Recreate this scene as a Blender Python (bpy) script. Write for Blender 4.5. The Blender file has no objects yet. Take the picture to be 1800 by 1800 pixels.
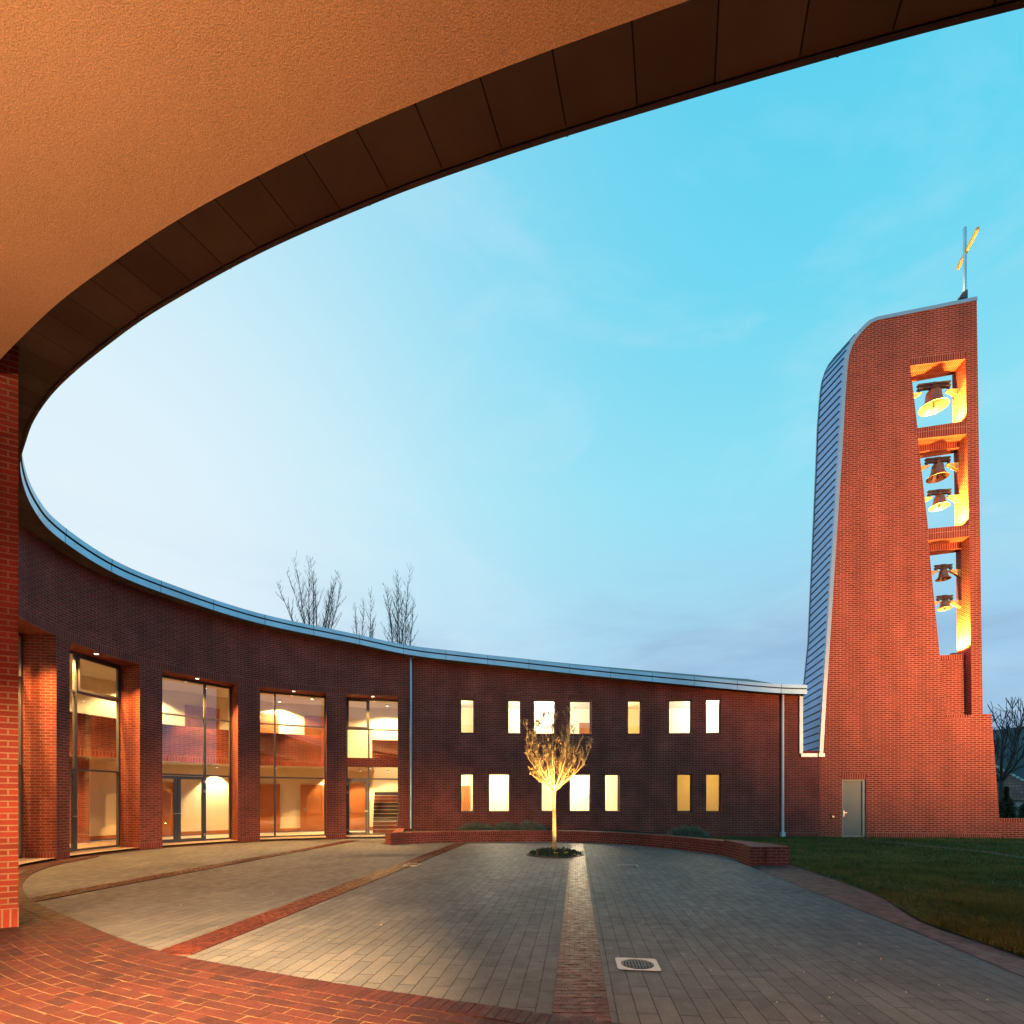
import bpy, bmesh, math, random
from mathutils import Vector, noise
from mathutils.geometry import tessellate_polygon
import numpy as np

R = math.radians
sc = bpy.context.scene
COL = sc.collection
EYE = 1.6
F = 900.0
HOR = 1405.0

def px(x, y, Y):
    return Vector(((x - 900) / F * Y, Y, EYE + (HOR - y) / F * Y))

# ------------------------------------------------------------------ materials
def new_mat(name):
    m = bpy.data.materials.new(name)
    m.use_nodes = True
    nt = m.node_tree
    b = nt.nodes['Principled BSDF']
    return m, nt, b

def node(nt, t, **kw):
    n = nt.nodes.new(t)
    for k, v in kw.items():
        if k in n.inputs:
            n.inputs[k].default_value = v
        else:
            setattr(n, k, v)
    return n

def mixc(nt, fac, a, b, mode='MIX'):
    n = nt.nodes.new('ShaderNodeMix')
    n.data_type = 'RGBA'
    n.blend_type = mode
    for sock, v in ((0, fac), (6, a), (7, b)):
        if hasattr(v, 'is_linked'):
            nt.links.new(v, n.inputs[sock])
        else:
            n.inputs[sock].default_value = v
    return n.outputs[2]

def c4(c):
    return (c[0], c[1], c[2], 1.0)

def noise_var(nt, vec, scale, lo, hi, detail=4):
    n = node(nt, 'ShaderNodeTexNoise', Scale=scale, Detail=detail)
    if vec is not None:
        nt.links.new(vec, n.inputs['Vector'])
    r = node(nt, 'ShaderNodeMapRange')
    r.inputs['From Min'].default_value = 0.3
    r.inputs['From Max'].default_value = 0.7
    r.inputs['To Min'].default_value = lo
    r.inputs['To Max'].default_value = hi
    nt.links.new(n.outputs['Fac'], r.inputs['Value'])
    return r.outputs[0]

def mat_brick(name, c1, c2, mortar, bw, bh, ms, rough=0.85, bump=0.5, offs=0.5, var=(0.75, 1.2), spec=0.3, roughvar=0.0, msmooth=0.1, weather=0.0):
    m, nt, b = new_mat(name)
    tc = node(nt, 'ShaderNodeTexCoord')
    uv = tc.outputs['UV']
    # slight wobble of the courses so that the joints are not ruler straight
    nz = node(nt, 'ShaderNodeTexNoise', Scale=2.5, Detail=2)
    nt.links.new(uv, nz.inputs['Vector'])
    sub = node(nt, 'ShaderNodeVectorMath', operation='SUBTRACT')
    nt.links.new(nz.outputs['Color'], sub.inputs[0]); sub.inputs[1].default_value = (0.5, 0.5, 0.5)
    scl = node(nt, 'ShaderNodeVectorMath', operation='SCALE'); scl.inputs['Scale'].default_value = 0.06 * bh
    nt.links.new(sub.outputs[0], scl.inputs[0])
    add = node(nt, 'ShaderNodeVectorMath', operation='ADD')
    nt.links.new(uv, add.inputs[0]); nt.links.new(scl.outputs[0], add.inputs[1])
    br = node(nt, 'ShaderNodeTexBrick', Scale=1.0)
    br.offset = offs
    br.inputs['Color1'].default_value = c4(c1)
    br.inputs['Color2'].default_value = c4(c2)
    br.inputs['Mortar'].default_value = c4(mortar)
    br.inputs['Mortar Size'].default_value = ms
    br.inputs['Mortar Smooth'].default_value = msmooth
    br.inputs['Bias'].default_value = 0.0
    br.inputs['Brick Width'].default_value = bw
    br.inputs['Row Height'].default_value = bh
    nt.links.new(add.outputs[0], br.inputs['Vector'])
    f = noise_var(nt, uv, 1.1, var[0], var[1], 6)
    g = noise_var(nt, uv, 40, 0.88, 1.12, 3)
    mul = node(nt, 'ShaderNodeMath', operation='MULTIPLY')
    nt.links.new(f, mul.inputs[0]); nt.links.new(g, mul.inputs[1])
    comb = node(nt, 'ShaderNodeCombineColor')
    for i in range(3):
        nt.links.new(mul.outputs[0], comb.inputs[i])
    col = mixc(nt, 1.0, br.outputs['Color'], comb.outputs[0], 'MULTIPLY')
    if weather:
        mpw = node(nt, 'ShaderNodeMapping'); mpw.inputs['Scale'].default_value = (1.6, .32, 1)
        nt.links.new(uv, mpw.inputs[0])
        st = noise_var(nt, mpw.outputs[0], 1.0, .80, 1.14, 6)
        cw = node(nt, 'ShaderNodeCombineColor')
        for i in range(3): nt.links.new(st, cw.inputs[i])
        col = mixc(nt, 1.0, col, cw.outputs[0], 'MULTIPLY')
        sn = node(nt, 'ShaderNodeTexNoise', Scale=.9, Detail=8, Roughness=.72); nt.links.new(uv, sn.inputs['Vector'])
        sr = node(nt, 'ShaderNodeMapRange'); nt.links.new(sn.outputs['Fac'], sr.inputs[0]); sr.inputs['From Min'].default_value = .60; sr.inputs['From Max'].default_value = .78; sr.inputs['To Max'].default_value = weather
        col = mixc(nt, sr.outputs[0], col, c4((mortar[0] * .9, mortar[1] * .9, mortar[2] * .95)))
    nt.links.new(col, b.inputs['Base Color'])
    b.inputs['Roughness'].default_value = rough
    if roughvar:
        rv = noise_var(nt, uv, 6, rough - roughvar, rough + roughvar, 3)
        nt.links.new(rv, b.inputs['Roughness'])
    b.inputs['Specular IOR Level'].default_value = spec
    if bump:
        bp = node(nt, 'ShaderNodeBump', Strength=bump, Distance=0.008)
        inv = node(nt, 'ShaderNodeMath', operation='SUBTRACT'); inv.inputs[0].default_value = 1.0
        nt.links.new(br.outputs['Fac'], inv.inputs[1])
        ad = node(nt, 'ShaderNodeMath', operation='MULTIPLY_ADD')
        nt.links.new(g, ad.inputs[0]); ad.inputs[1].default_value = 0.8
        nt.links.new(inv.outputs[0], ad.inputs[2])
        nt.links.new(ad.outputs[0], bp.inputs['Height'])
        nt.links.new(bp.outputs[0], b.inputs['Normal'])
    return m

def mat_plain(name, col, rough=0.6, metal=0.0, var=0.12, scale=3.0, bump=0.0, bscale=60, spec=0.5, fine=0.0):
    m, nt, b = new_mat(name)
    tc = node(nt, 'ShaderNodeTexCoord')
    v = tc.outputs['Object']
    f = noise_var(nt, v, scale, 1 - var, 1 + var, 5)
    comb = node(nt, 'ShaderNodeCombineColor')
    if fine:
        g = noise_var(nt, v, bscale, 1 - fine, 1 + fine, 3)
        mu = node(nt, 'ShaderNodeMath', operation='MULTIPLY')
        nt.links.new(f, mu.inputs[0]); nt.links.new(g, mu.inputs[1]); f = mu.outputs[0]
    for i in range(3):
        nt.links.new(f, comb.inputs[i])
    out = mixc(nt, 1.0, c4(col), comb.outputs[0], 'MULTIPLY')
    nt.links.new(out, b.inputs['Base Color'])
    b.inputs['Roughness'].default_value = rough
    b.inputs['Metallic'].default_value = metal
    b.inputs['Specular IOR Level'].default_value = spec
    if bump:
        n = node(nt, 'ShaderNodeTexNoise', Scale=bscale, Detail=4)
        nt.links.new(v, n.inputs['Vector'])
        bp = node(nt, 'ShaderNodeBump', Strength=bump, Distance=0.01)
        nt.links.new(n.outputs['Fac'], bp.inputs['Height'])
        nt.links.new(bp.outputs[0], b.inputs['Normal'])
    return m

def mat_emit(name, col, s):
    m, nt, b = new_mat(name)
    b.inputs['Base Color'].default_value = c4((.8, .8, .8))
    b.inputs['Emission Color'].default_value = c4(col)
    b.inputs['Emission Strength'].default_value = s
    return m

def mat_glass(name):
    m = bpy.data.materials.new(name); m.use_nodes = True
    nt = m.node_tree; nt.nodes.clear()
    o = node(nt, 'ShaderNodeOutputMaterial')
    tr = node(nt, 'ShaderNodeBsdfTransparent', Color=(.93, .95, .94, 1))
    gl = node(nt, 'ShaderNodeBsdfGlossy', Roughness=0.0, Color=(1, 1, 1, 1))
    fr = node(nt, 'ShaderNodeFresnel', IOR=1.5)
    mu = node(nt, 'ShaderNodeMath', operation='MULTIPLY'); mu.inputs[1].default_value = 3.4
    mn = node(nt, 'ShaderNodeMath', operation='MINIMUM'); mn.inputs[1].default_value = .5
    mx = node(nt, 'ShaderNodeMixShader')
    nt.links.new(fr.outputs[0], mu.inputs[0])
    nt.links.new(mu.outputs[0], mn.inputs[0]); nt.links.new(mn.outputs[0], mx.inputs[0])
    nt.links.new(tr.outputs[0], mx.inputs[1]); nt.links.new(gl.outputs[0], mx.inputs[2])
    nt.links.new(mx.outputs[0], o.inputs['Surface'])
    return m

def mat_wood(name, c1, c2):
    m, nt, b = new_mat(name)
    tc = node(nt, 'ShaderNodeTexCoord')
    mp = node(nt, 'ShaderNodeMapping'); mp.inputs['Scale'].default_value = (9, 9, 0.8)
    nt.links.new(tc.outputs['Object'], mp.inputs[0])
    n = node(nt, 'ShaderNodeTexNoise', Scale=3, Detail=6, Distortion=1.2)
    nt.links.new(mp.outputs[0], n.inputs['Vector'])
    out = mixc(nt, n.outputs['Fac'], c4(c1), c4(c2))
    nt.links.new(out, b.inputs['Base Color'])
    b.inputs['Roughness'].default_value = 0.45
    return m

def mat_soffit(name):
    m, nt, b = new_mat(name)
    tc = node(nt, 'ShaderNodeTexCoord')
    sp = node(nt, 'ShaderNodeSeparateXYZ'); nt.links.new(tc.outputs['UV'], sp.inputs[0])
    fl = node(nt, 'ShaderNodeMath', operation='FLOOR'); nt.links.new(sp.outputs[0], fl.inputs[0])
    wn = node(nt, 'ShaderNodeTexWhiteNoise', noise_dimensions='1D'); nt.links.new(fl.outputs[0], wn.inputs['W'])
    f = node(nt, 'ShaderNodeMapRange'); nt.links.new(wn.outputs['Value'], f.inputs[0])
    f.inputs['To Min'].default_value = .85; f.inputs['To Max'].default_value = 1.15
    n = noise_var(nt, tc.outputs['Object'], 1.3, .85, 1.15)
    mu = node(nt, 'ShaderNodeMath', operation='MULTIPLY'); nt.links.new(f.outputs[0], mu.inputs[0]); nt.links.new(n, mu.inputs[1])
    comb = node(nt, 'ShaderNodeCombineColor')
    for i in range(3):
        nt.links.new(mu.outputs[0], comb.inputs[i])
    nt.links.new(mixc(nt, 1.0, c4((.135, .117, .098)), comb.outputs[0], 'MULTIPLY'), b.inputs['Base Color'])
    b.inputs['Roughness'].default_value = 0.8
    b.inputs['Specular IOR Level'].default_value = 0.15
    return m

def mat_paver(name):
    """grey concrete planks laid in running bond; UV in metres, u along the length"""
    m = mat_brick(name, (.066, .068, .071), (.088, .087, .085), (.014, .012, .011), 0.56, 0.152, 0.0045,
                  rough=0.66, bump=0.6, offs=0.37, var=(0.8, 1.18), spec=0.22, roughvar=0.12)
    return m

def mat_grass(name, a, b_):
    m, nt, b = new_mat(name)
    tc = node(nt, 'ShaderNodeTexCoord')
    n = node(nt, 'ShaderNodeTexNoise', Scale=0.7, Detail=8, Roughness=0.7)
    nt.links.new(tc.outputs['Object'], n.inputs['Vector'])
    r = node(nt, 'ShaderNodeMapRange'); nt.links.new(n.outputs['Fac'], r.inputs[0])
    r.inputs['From Min'].default_value = .35; r.inputs['From Max'].default_value = .65
    nt.links.new(mixc(nt, r.outputs[0], c4(a), c4(b_)), b.inputs['Base Color'])
    b.inputs['Roughness'].default_value = 0.8
    b.inputs['Specular IOR Level'].default_value = 0.2
    return m

BR1, BR2 = (.225, .030, .022), (.145, .019, .0165)
M = {}
M['brick'] = mat_brick('red_brick', BR1, BR2, (.23, .145, .105), 0.25, 0.075, 0.0085, rough=.8, weather=.35)
M['soldier'] = mat_brick('red_brick_on_end', BR1, BR2, (.23, .145, .105), 0.075, 0.25, 0.0085, rough=.8, offs=0.0)
M['tbrick'] = mat_brick('tower_brick', (.29, .034, .014), (.185, .021, .010), (.44, .21, .145), 0.27, 0.083, 0.012, rough=.8, var=(.94, 1.08), weather=.4)
M['tsoldier'] = mat_brick('tower_brick_on_end', (.29, .034, .014), (.185, .021, .010), (.44, .21, .145), 0.085, 0.3, 0.012, rough=.8, offs=0.0)
M['pave'] = mat_brick('brick_paving', (.082, .024, .015), (.045, .014, .011), (.10, .06, .03), 0.215, 0.105, 0.0055, rough=.6, bump=.6, var=(.6, 1.3), spec=.4, roughvar=.15, offs=.43)
M['pave_edge'] = mat_brick('brick_paving_edge', (.10, .021, .015), (.06, .015, .012), (.05, .035, .025), 0.075, 0.22, 0.008, rough=.55, bump=.6, offs=0, roughvar=.15)
M['strip'] = mat_brick('brick_strip', (.11, .024, .016), (.065, .016, .013), (.02, .014, .01), 0.108, 0.072, 0.006, rough=.34, bump=.8, var=(.7, 1.2), spec=.5, roughvar=.1, offs=.5)
def mat_unit(name, a, b_, rough, spec):
    m, nt, b = new_mat(name)
    tc = node(nt, 'ShaderNodeTexCoord')
    wn = node(nt, 'ShaderNodeTexWhiteNoise', noise_dimensions='2D'); nt.links.new(tc.outputs['UV'], wn.inputs['Vector'])
    f = noise_var(nt, tc.outputs['Object'], 1.2, .72, 1.2, 5)
    g = noise_var(nt, tc.outputs['Object'], 45, .8, 1.2, 4)
    mu = node(nt, 'ShaderNodeMath', operation='MULTIPLY'); nt.links.new(f, mu.inputs[0]); nt.links.new(g, mu.inputs[1])
    comb = node(nt, 'ShaderNodeCombineColor')
    for i in range(3): nt.links.new(mu.outputs[0], comb.inputs[i])
    base = mixc(nt, wn.outputs['Value'], c4(a), c4(b_))
    nt.links.new(mixc(nt, 1.0, base, comb.outputs[0], 'MULTIPLY'), b.inputs['Base Color'])
    rr = noise_var(nt, tc.outputs['Object'], 9, rough - .1, rough + .12, 3)
    nt.links.new(rr, b.inputs['Roughness'])
    b.inputs['Specular IOR Level'].default_value = spec
    n = node(nt, 'ShaderNodeTexNoise', Scale=70, Detail=5); nt.links.new(tc.outputs['Object'], n.inputs['Vector'])
    bp = node(nt, 'ShaderNodeBump', Strength=.5, Distance=.004); nt.links.new(n.outputs['Fac'], bp.inputs['Height']); nt.links.new(bp.outputs[0], b.inputs['Normal'])
    return m
M['unit'] = mat_unit('paving_brick', (.050, .0125, .0082), (.022, .0068, .0052), .62, .25)
M['unit_strip'] = mat_unit('strip_brick', (.070, .0155, .0098), (.034, .009, .0068), .42, .12)
M['sand'] = mat_plain('sandy_joint', (.10, .055, .02), .95, 0, .35, 7, .5, 40)
M['joint'] = mat_plain('dark_joint', (.022, .016, .012), .95, 0, .3, 7)
M['paver'] = mat_paver('grey_plank_paving')
M['stucco'] = mat_plain('stucco', (.60, .40, .26), .95, 0, .08, .35, 0.3, 120, .1, fine=.27)
M['soffit'] = mat_soffit('dark_soffit_board')
M['soffit_gap'] = mat_plain('soffit_joint', (.012, .01, .009), .9)
M['fascia_under'] = mat_plain('fascia_underside', (.07, .035, .03), .6)
M['zinc'] = mat_plain('zinc_sheet', (.34, .56, .70), .36, .8, .12, 1.2)
M['zinc_dark'] = mat_plain('zinc_seam', (.05, .06, .075), .5, .3)
M['clad'] = mat_plain('zinc_cladding', (.24, .40, .64), .36, .7, .10, 1.0)
M['trim'] = mat_plain('pale_trim', (.36, .45, .53), .42, .55, .06)
M['frame'] = mat_plain('grey_window_frame', (.10, .105, .11), .4, .5, .05)
M['wframe'] = mat_plain('dark_window_frame', (.09, .075, .065), .5, 0, .05)
M['glass'] = mat_glass('clear_glass')
M['plaster'] = mat_plain('cream_plaster', (.80, .73, .54), .9, 0, .03, 1)
M['ceil'] = mat_plain('white_ceiling', (.82, .78, .68), .9, 0, .03, 1)
M['floor'] = mat_plain('stone_floor', (.42, .34, .25), .4, 0, .1, 4)
M['door'] = mat_wood('oak_door', (.36, .13, .035), (.26, .08, .02))
M['steel'] = mat_plain('brushed_steel', (.6, .6, .58), .3, .9, .05)
M['tdoor'] = mat_plain('tower_door_paint', (.13, .18, .165), .5, .1, .06)
M['grass'] = mat_grass('lawn_turf', (.028, .036, .010), (.05, .052, .016))
M['blade'] = mat_grass('grass_blade', (.04, .066, .014), (.14, .13, .035))
M['field'] = mat_grass('field', (.03, .045, .02), (.05, .055, .03))
M['soil'] = mat_plain('dark_soil', (.030, .022, .016), .95, 0, .3, 8, .8, 25)
M['dirt'] = mat_plain('worn_earth', (.06, .042, .03), .95, 0, .3, 4, .8, 25)
M['bark'] = mat_plain('pale_bark', (.24, .18, .11), .85, 0, .4, 14, .9, 40)
M['twig'] = mat_plain('pale_twig', (.34, .23, .11), .8, 0, .2, 8)
M['seed'] = mat_plain('dry_seed_head', (.42, .24, .09), .9, 0, .3, 10)
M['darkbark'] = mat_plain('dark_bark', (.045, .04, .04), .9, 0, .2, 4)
M['hazebark'] = mat_plain('hazed_bark', (.085, .085, .105), .9, 0, .2, 4)  # distance haze put into the poplar bark colour, paler and bluish
M['lav'] = mat_grass('lavender_leaf', (.09, .12, .085), (.15, .18, .13))
M['evergreen'] = mat_grass('evergreen_leaf', (.018, .03, .016), (.03, .045, .022))
M['bronze'] = mat_plain('bell_bronze', (.20, .13, .10), .5, .6, .2, 5)
M['bracket'] = mat_plain('painted_steel', (.46, .36, .2), .5, .1, .05)
M['tframe'] = mat_plain('door_frame_paint', (.22, .26, .24), .5, .1, .05)
M['litpipe'] = mat_plain('floodlit_pipe', (.55, .62, .66), .45, .2, .06)  # right downpipe: floodlight put into the colour, paler than the zinc one
M['yoke'] = mat_plain('dark_steel_beam', (.06, .045, .04), .5, .4, .1)
M['conc'] = mat_plain('pale_concrete', (.48, .45, .40), .8, 0, .1, 10, .3, 60)
M['iron'] = mat_plain('cast_iron', (.05, .045, .045), .6, .5, .2, 12)
M['tile'] = mat_brick('clay_roof_tile', (.26, .10, .09), (.18, .07, .065), (.05, .025, .02), .3, .3, .02, rough=.8)
M['render'] = mat_plain('house_render', (.4, .37, .33), .9)
M['hill'] = mat_grass('wooded_hill', (.012, .022, .035), (.020, .034, .046))
M['slate'] = mat_plain('roof_sheet', (.07, .075, .08), .6, .1, .2, 2)
M['lamp'] = mat_emit('lamp_lens', (1, .72, .35), 30)
M['lamp_room'] = mat_emit('room_lamp_lens', (1, .85, .6), 10)
M['lamp_bright'] = mat_emit('uplight_lens', (1, .74, .36), 160)
M['blackmetal'] = mat_plain('black_metal', (.03, .03, .03), .5, .5)
M['flower'] = mat_plain('yellow_petal', (.75, .55, .05), .7)
M['gold'] = mat_plain('gilded_metal', (.85, .55, .16), .5, .15, .05)

# ------------------------------------------------------------------ mesh builder
class MB:
    def __init__(self):
        self.v = []; self.f = []; self.uv = []; self.mi = []
    def face(self, pts, uvs=None, mi=0):
        i = len(self.v)
        self.v.extend([tuple(p) for p in pts])
        self.f.append(tuple(range(i, i + len(pts))))
        if uvs is None:
            uvs = [(p[0], p[1]) for p in pts]
        self.uv.append(list(uvs)); self.mi.append(mi)
    def vquad(self, a, b, z0, z1, u0=0.0, mi=0, z2=None, z3=None):
        """vertical wall quad over plan segment a-b"""
        l = math.hypot(b[0] - a[0], b[1] - a[1])
        z0b = z0 if z2 is None else z2; z1b = z1 if z3 is None else z3
        self.face([(a[0], a[1], z0), (b[0], b[1], z0b), (b[0], b[1], z1b), (a[0], a[1], z1)],
                  [(u0, z0), (u0 + l, z0b), (u0 + l, z1b), (u0, z1)], mi)
    def box(self, c, s, ax=(1, 0), mi=0):
        """box centred c, size s, x axis along plan vector ax"""
        l = math.hypot(*ax); ux, uy = ax[0] / l, ax[1] / l
        P = []
        for k in (-1, 1):
            for j in (-1, 1):
                for i in (-1, 1):
                    dx, dy, dz = i * s[0] / 2, j * s[1] / 2, k * s[2] / 2
                    P.append((c[0] + dx * ux - dy * uy, c[1] + dx * uy + dy * ux, c[2] + dz))
        for q, (a, b, d) in (((0, 2, 3, 1), (1, 0, 0)), ((4, 5, 7, 6), (1, 0, 0)), ((0, 1, 5, 4), (0, 0, 1)), ((2, 6, 7, 3), (0, 0, 1)), ((0, 4, 6, 2), (0, 1, 0)), ((1, 3, 7, 5), (0, 1, 0))):
            pts = [P[i] for i in q]
            p0 = Vector(pts[0]); e = (Vector(pts[1]) - p0); e2 = Vector(pts[3]) - p0
            u, w = e.length, e2.length
            if abs(pts[1][2] - pts[0][2]) > 1e-6:
                uv = [(0, pts[0][2]), (0, pts[1][2]), (w, pts[1][2]), (w, pts[0][2])]
            else:
                z = pts[0][2]
                uv = [(0, z), (u, z), (u, z + w), (0, z + w)]
            self.face(pts, uv, mi)
    def beam(self, a, b, w, h, mi=0, up=(0, 0, 1)):
        a = Vector(a); b = Vector(b); d = (b - a).normalized()
        up = Vector(up)
        if abs(d.dot(up)) > .99: up = Vector((1, 0, 0))
        x = d.cross(up).normalized(); y = x.cross(d).normalized()
        q = [(-w / 2, -h / 2), (w / 2, -h / 2), (w / 2, h / 2), (-w / 2, h / 2)]
        A = [a + x * i + y * j for i, j in q]; B = [b + x * i + y * j for i, j in q]
        L = (b - a).length
        for k in range(4):
            n = (k + 1) % 4
            self.face([A[k], A[n], B[n], B[k]], [(0, 0), (w, 0), (w, L), (0, L)], mi)
        self.face(A[::-1], None, mi); self.face(B, None, mi)
    def tube(self, a, b, r0, r1, n=6, mi=0, cap=False):
        a = Vector(a); b = Vector(b); d = (b - a)
        if d.length < 1e-6: return
        L = d.length; d.normalize()
        x = d.orthogonal().normalized(); y = d.cross(x)
        A = []; B = []
        for k in range(n):
            t = 2 * math.pi * k / n
            o = x * math.cos(t) + y * math.sin(t)
            A.append(a + o * r0); B.append(b + o * r1)
        for k in range(n):
            m = (k + 1) % n
            self.face([A[k], A[m], B[m], B[k]], [(k / n, 0), ((k + 1) / n, 0), ((k + 1) / n, L), (k / n, L)], mi)
        if cap:
            self.face(A[::-1], None, mi); self.face(B, None, mi)
    def lathe(self, prof, n=24, c=(0, 0, 0), mi=0):
        for i in range(len(prof) - 1):
            (r0, z0), (r1, z1) = prof[i], prof[i + 1]
            for k in range(n):
                t0, t1 = 2 * math.pi * k / n, 2 * math.pi * (k + 1) / n
                P = [(c[0] + r0 * math.cos(t0), c[1] + r0 * math.sin(t0), c[2] + z0), (c[0] + r0 * math.cos(t1), c[1] + r0 * math.sin(t1), c[2] + z0),
                     (c[0] + r1 * math.cos(t1), c[1] + r1 * math.sin(t1), c[2] + z1), (c[0] + r1 * math.cos(t0), c[1] + r1 * math.sin(t0), c[2] + z1)]
                self.face(P, [(k / n, z0), ((k + 1) / n, z0), ((k + 1) / n, z1), (k / n, z1)], mi)
    def poly(self, pts, z, uvf=None, mi=0, flip=False):
        """flat polygon (plan pts), triangulated"""
        tri = tessellate_polygon([[Vector((p[0], p[1], 0)) for p in pts]])
        for t in tri:
            q = [pts[i] for i in t]
            ar = (q[1][0] - q[0][0]) * (q[2][1] - q[0][1]) - (q[1][1] - q[0][1]) * (q[2][0] - q[0][0])
            if (ar < 0) != flip: q = q[::-1]
            zz = [(z(p[0], p[1]) if callable(z) else z) for p in q]
            self.face([(p[0], p[1], h) for p, h in zip(q, zz)], [(uvf(p) if uvf else (p[0], p[1])) for p in q], mi)
    def build(self, name, mats, parent=None, smooth=False, weld=False, origin=None):
        me = bpy.data.meshes.new(name)
        o3 = Vector(origin) if origin is not None else Vector((0, 0, 0))
        me.from_pydata([tuple(Vector(p) - o3) for p in self.v], [], self.f)
        ul = me.uv_layers.new(name='UVMap')
        flat = [c for f in self.uv for p in f for c in p]
        ul.data.foreach_set('uv', flat)
        if not isinstance(mats, (list, tuple)): mats = [mats]
        for m in mats: me.materials.append(M[m] if isinstance(m, str) else m)
        me.polygons.foreach_set('material_index', self.mi)
        if smooth or weld:
            bm = bmesh.new(); bm.from_mesh(me)
            bmesh.ops.remove_doubles(bm, verts=bm.verts, dist=1e-4)
            bm.to_mesh(me); bm.free()
        if smooth:
            me.polygons.foreach_set('use_smooth', [True] * len(me.polygons))
            try: me.set_sharp_from_angle(angle=R(40))
            except Exception: pass
        me.update()
        ob = bpy.data.objects.new(name, me); COL.objects.link(ob)
        ob.location = o3
        if parent is not None:
            ob.parent = parent
            ob.location = o3 - parent_world(parent)
        return ob

def parent_world(p):
    v = Vector(p.location)
    while p.parent is not None:
        p = p.parent; v = v + Vector(p.location)
    return v

def tag(o, label, cat, group=None):
    o['label'] = label; o['category'] = cat
    if group: o['group'] = group
    return o

def empty(name, loc, label, cat, group=None):
    o = bpy.data.objects.new(name, None); COL.objects.link(o)
    o.location = loc; o.empty_display_size = .2
    return tag(o, label, cat, group)

def struct(o, kind='structure'):
    o['kind'] = kind
    return o

def lamp(name, kind, loc, power, color, **kw):
    l = bpy.data.lights.new(name, kind); l.energy = power; l.color = color
    for k, v in kw.items():
        if k not in ('target', 'parent'): setattr(l, k, v)
    o = bpy.data.objects.new(name, l); COL.objects.link(o)
    o.location = loc
    if 'target' in kw:
        d = Vector(kw['target']) - Vector(loc)
        o.rotation_euler = d.to_track_quat('-Z', 'Y').to_euler()
    if kw.get('parent') is not None:
        o.parent = kw['parent']; o.location = Vector(loc) - parent_world(kw['parent'])
    return o

# ------------------------------------------------------------------ curves
def catmull(pts, step=0.1):
    P = [Vector(p) for p in pts]
    P = [2 * P[0] - P[1]] + P + [2 * P[-1] - P[-2]]
    out = []
    for i in range(1, len(P) - 2):
        p0, p1, p2, p3 = P[i - 1:i + 3]
        t0 = 0; t1 = t0 + (p1 - p0).length ** .5; t2 = t1 + (p2 - p1).length ** .5; t3 = t2 + (p3 - p2).length ** .5
        n = max(2, int((p2 - p1).length / step))
        for k in range(n):
            t = t1 + (t2 - t1) * k / n
            a1 = p0 * ((t1 - t) / (t1 - t0)) + p1 * ((t - t0) / (t1 - t0))
            a2 = p1 * ((t2 - t) / (t2 - t1)) + p2 * ((t - t1) / (t2 - t1))
            a3 = p2 * ((t3 - t) / (t3 - t2)) + p3 * ((t - t2) / (t3 - t2))
            b1 = a1 * ((t2 - t) / (t2 - t0)) + a2 * ((t - t0) / (t2 - t0))
            b2 = a2 * ((t3 - t) / (t3 - t1)) + a3 * ((t - t1) / (t3 - t1))
            out.append(b1 * ((t2 - t) / (t2 - t1)) + b2 * ((t - t1) / (t2 - t1)))
    out.append(P[-2])
    return out

class Curve:
    def __init__(self, pts):
        self.p = np.array([tuple(q) for q in pts], float)
        d = np.sqrt((np.diff(self.p[:, :2], axis=0) ** 2).sum(1))
        self.s = np.r_[0, np.cumsum(d)]
        self.L = self.s[-1]
    def at(self, s):
        return tuple(np.interp(s, self.s, self.p[:, k]) for k in range(self.p.shape[1]))
    def normal(self, s, e=.35):
        a = self.at(max(0, s - e)); b = self.at(min(self.L, s + e))
        dx, dy = b[0] - a[0], b[1] - a[1]; l = math.hypot(dx, dy)
        return (dy / l, -dx / l)
    def off(self, s, o):
        a = self.at(s); n = self.normal(s)
        return (a[0] + n[0] * o, a[1] + n[1] * o)
    def s_at_px(self, x, lo=0, hi=None, o=0.0):
        hi = self.L if hi is None else hi
        best = None
        ss = np.arange(lo, hi, .02)
        u = (x - 900) / F
        prev = None
        for s in ss:
            p = self.off(s, o) if o else self.at(s)
            g = p[0] / p[1] - u
            if prev is not None and (g > 0) != (prev > 0): return float(s)
            prev = g
        raise ValueError(x)

WALL = Curve(catmull([(14.2, 20.9), (12.75, 21.2), (8.4, 21.7), (5.5, 21.95), (3, 22.0), (1, 21.9), (-1.55, 21.65), (-4.7, 21.35), (-7.1, 20.75), (-9.85, 19.35),
                      (-11.7, 16.8), (-12.0, 13.6), (-11.2, 11.2), (-9.7, 9.3), (-8.3, 8.0), (-7.0, 7.1)]))

# ---- eave curve: lower outer edge of the fascia, from the right far end round to the canopy over the camera
OV = 0.5
INN = Curve([WALL.off(s, -OV) for s in np.arange(0, WALL.L, .1)])
far_px = [(1419, 1220), (1373, 1218.5), (1183, 1201.5), (1050, 1188.5), (922, 1174.5), (822, 1163.5), (720, 1151), (625, 1131), (450, 1094), (300, 1047), (200, 1007), (100, 943)]
EV = []
for x, y in far_px:
    s = INN.s_at_px(x)
    p = INN.at(s)
    EV.append((p[0], p[1], EYE + (HOR - y) / F * p[1]))
near_px = [(60, 897), (43, 860), (35, 812), (45, 780), (55, 747), (68, 725), (83, 703), (103, 680), (128, 657), (158, 631), (190, 607), (227, 578), (267, 551), (313, 524), (367, 493), (424, 462),
           (490, 429), (643, 363.7), (730, 328.7), (829.5, 294.4), (938, 257.5), (1200, 178), (1323, 142), (1477, 98), (1665, 47), (1800, 14)]
a_, b_, c_ = 4.72, -.104, .0440
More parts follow.
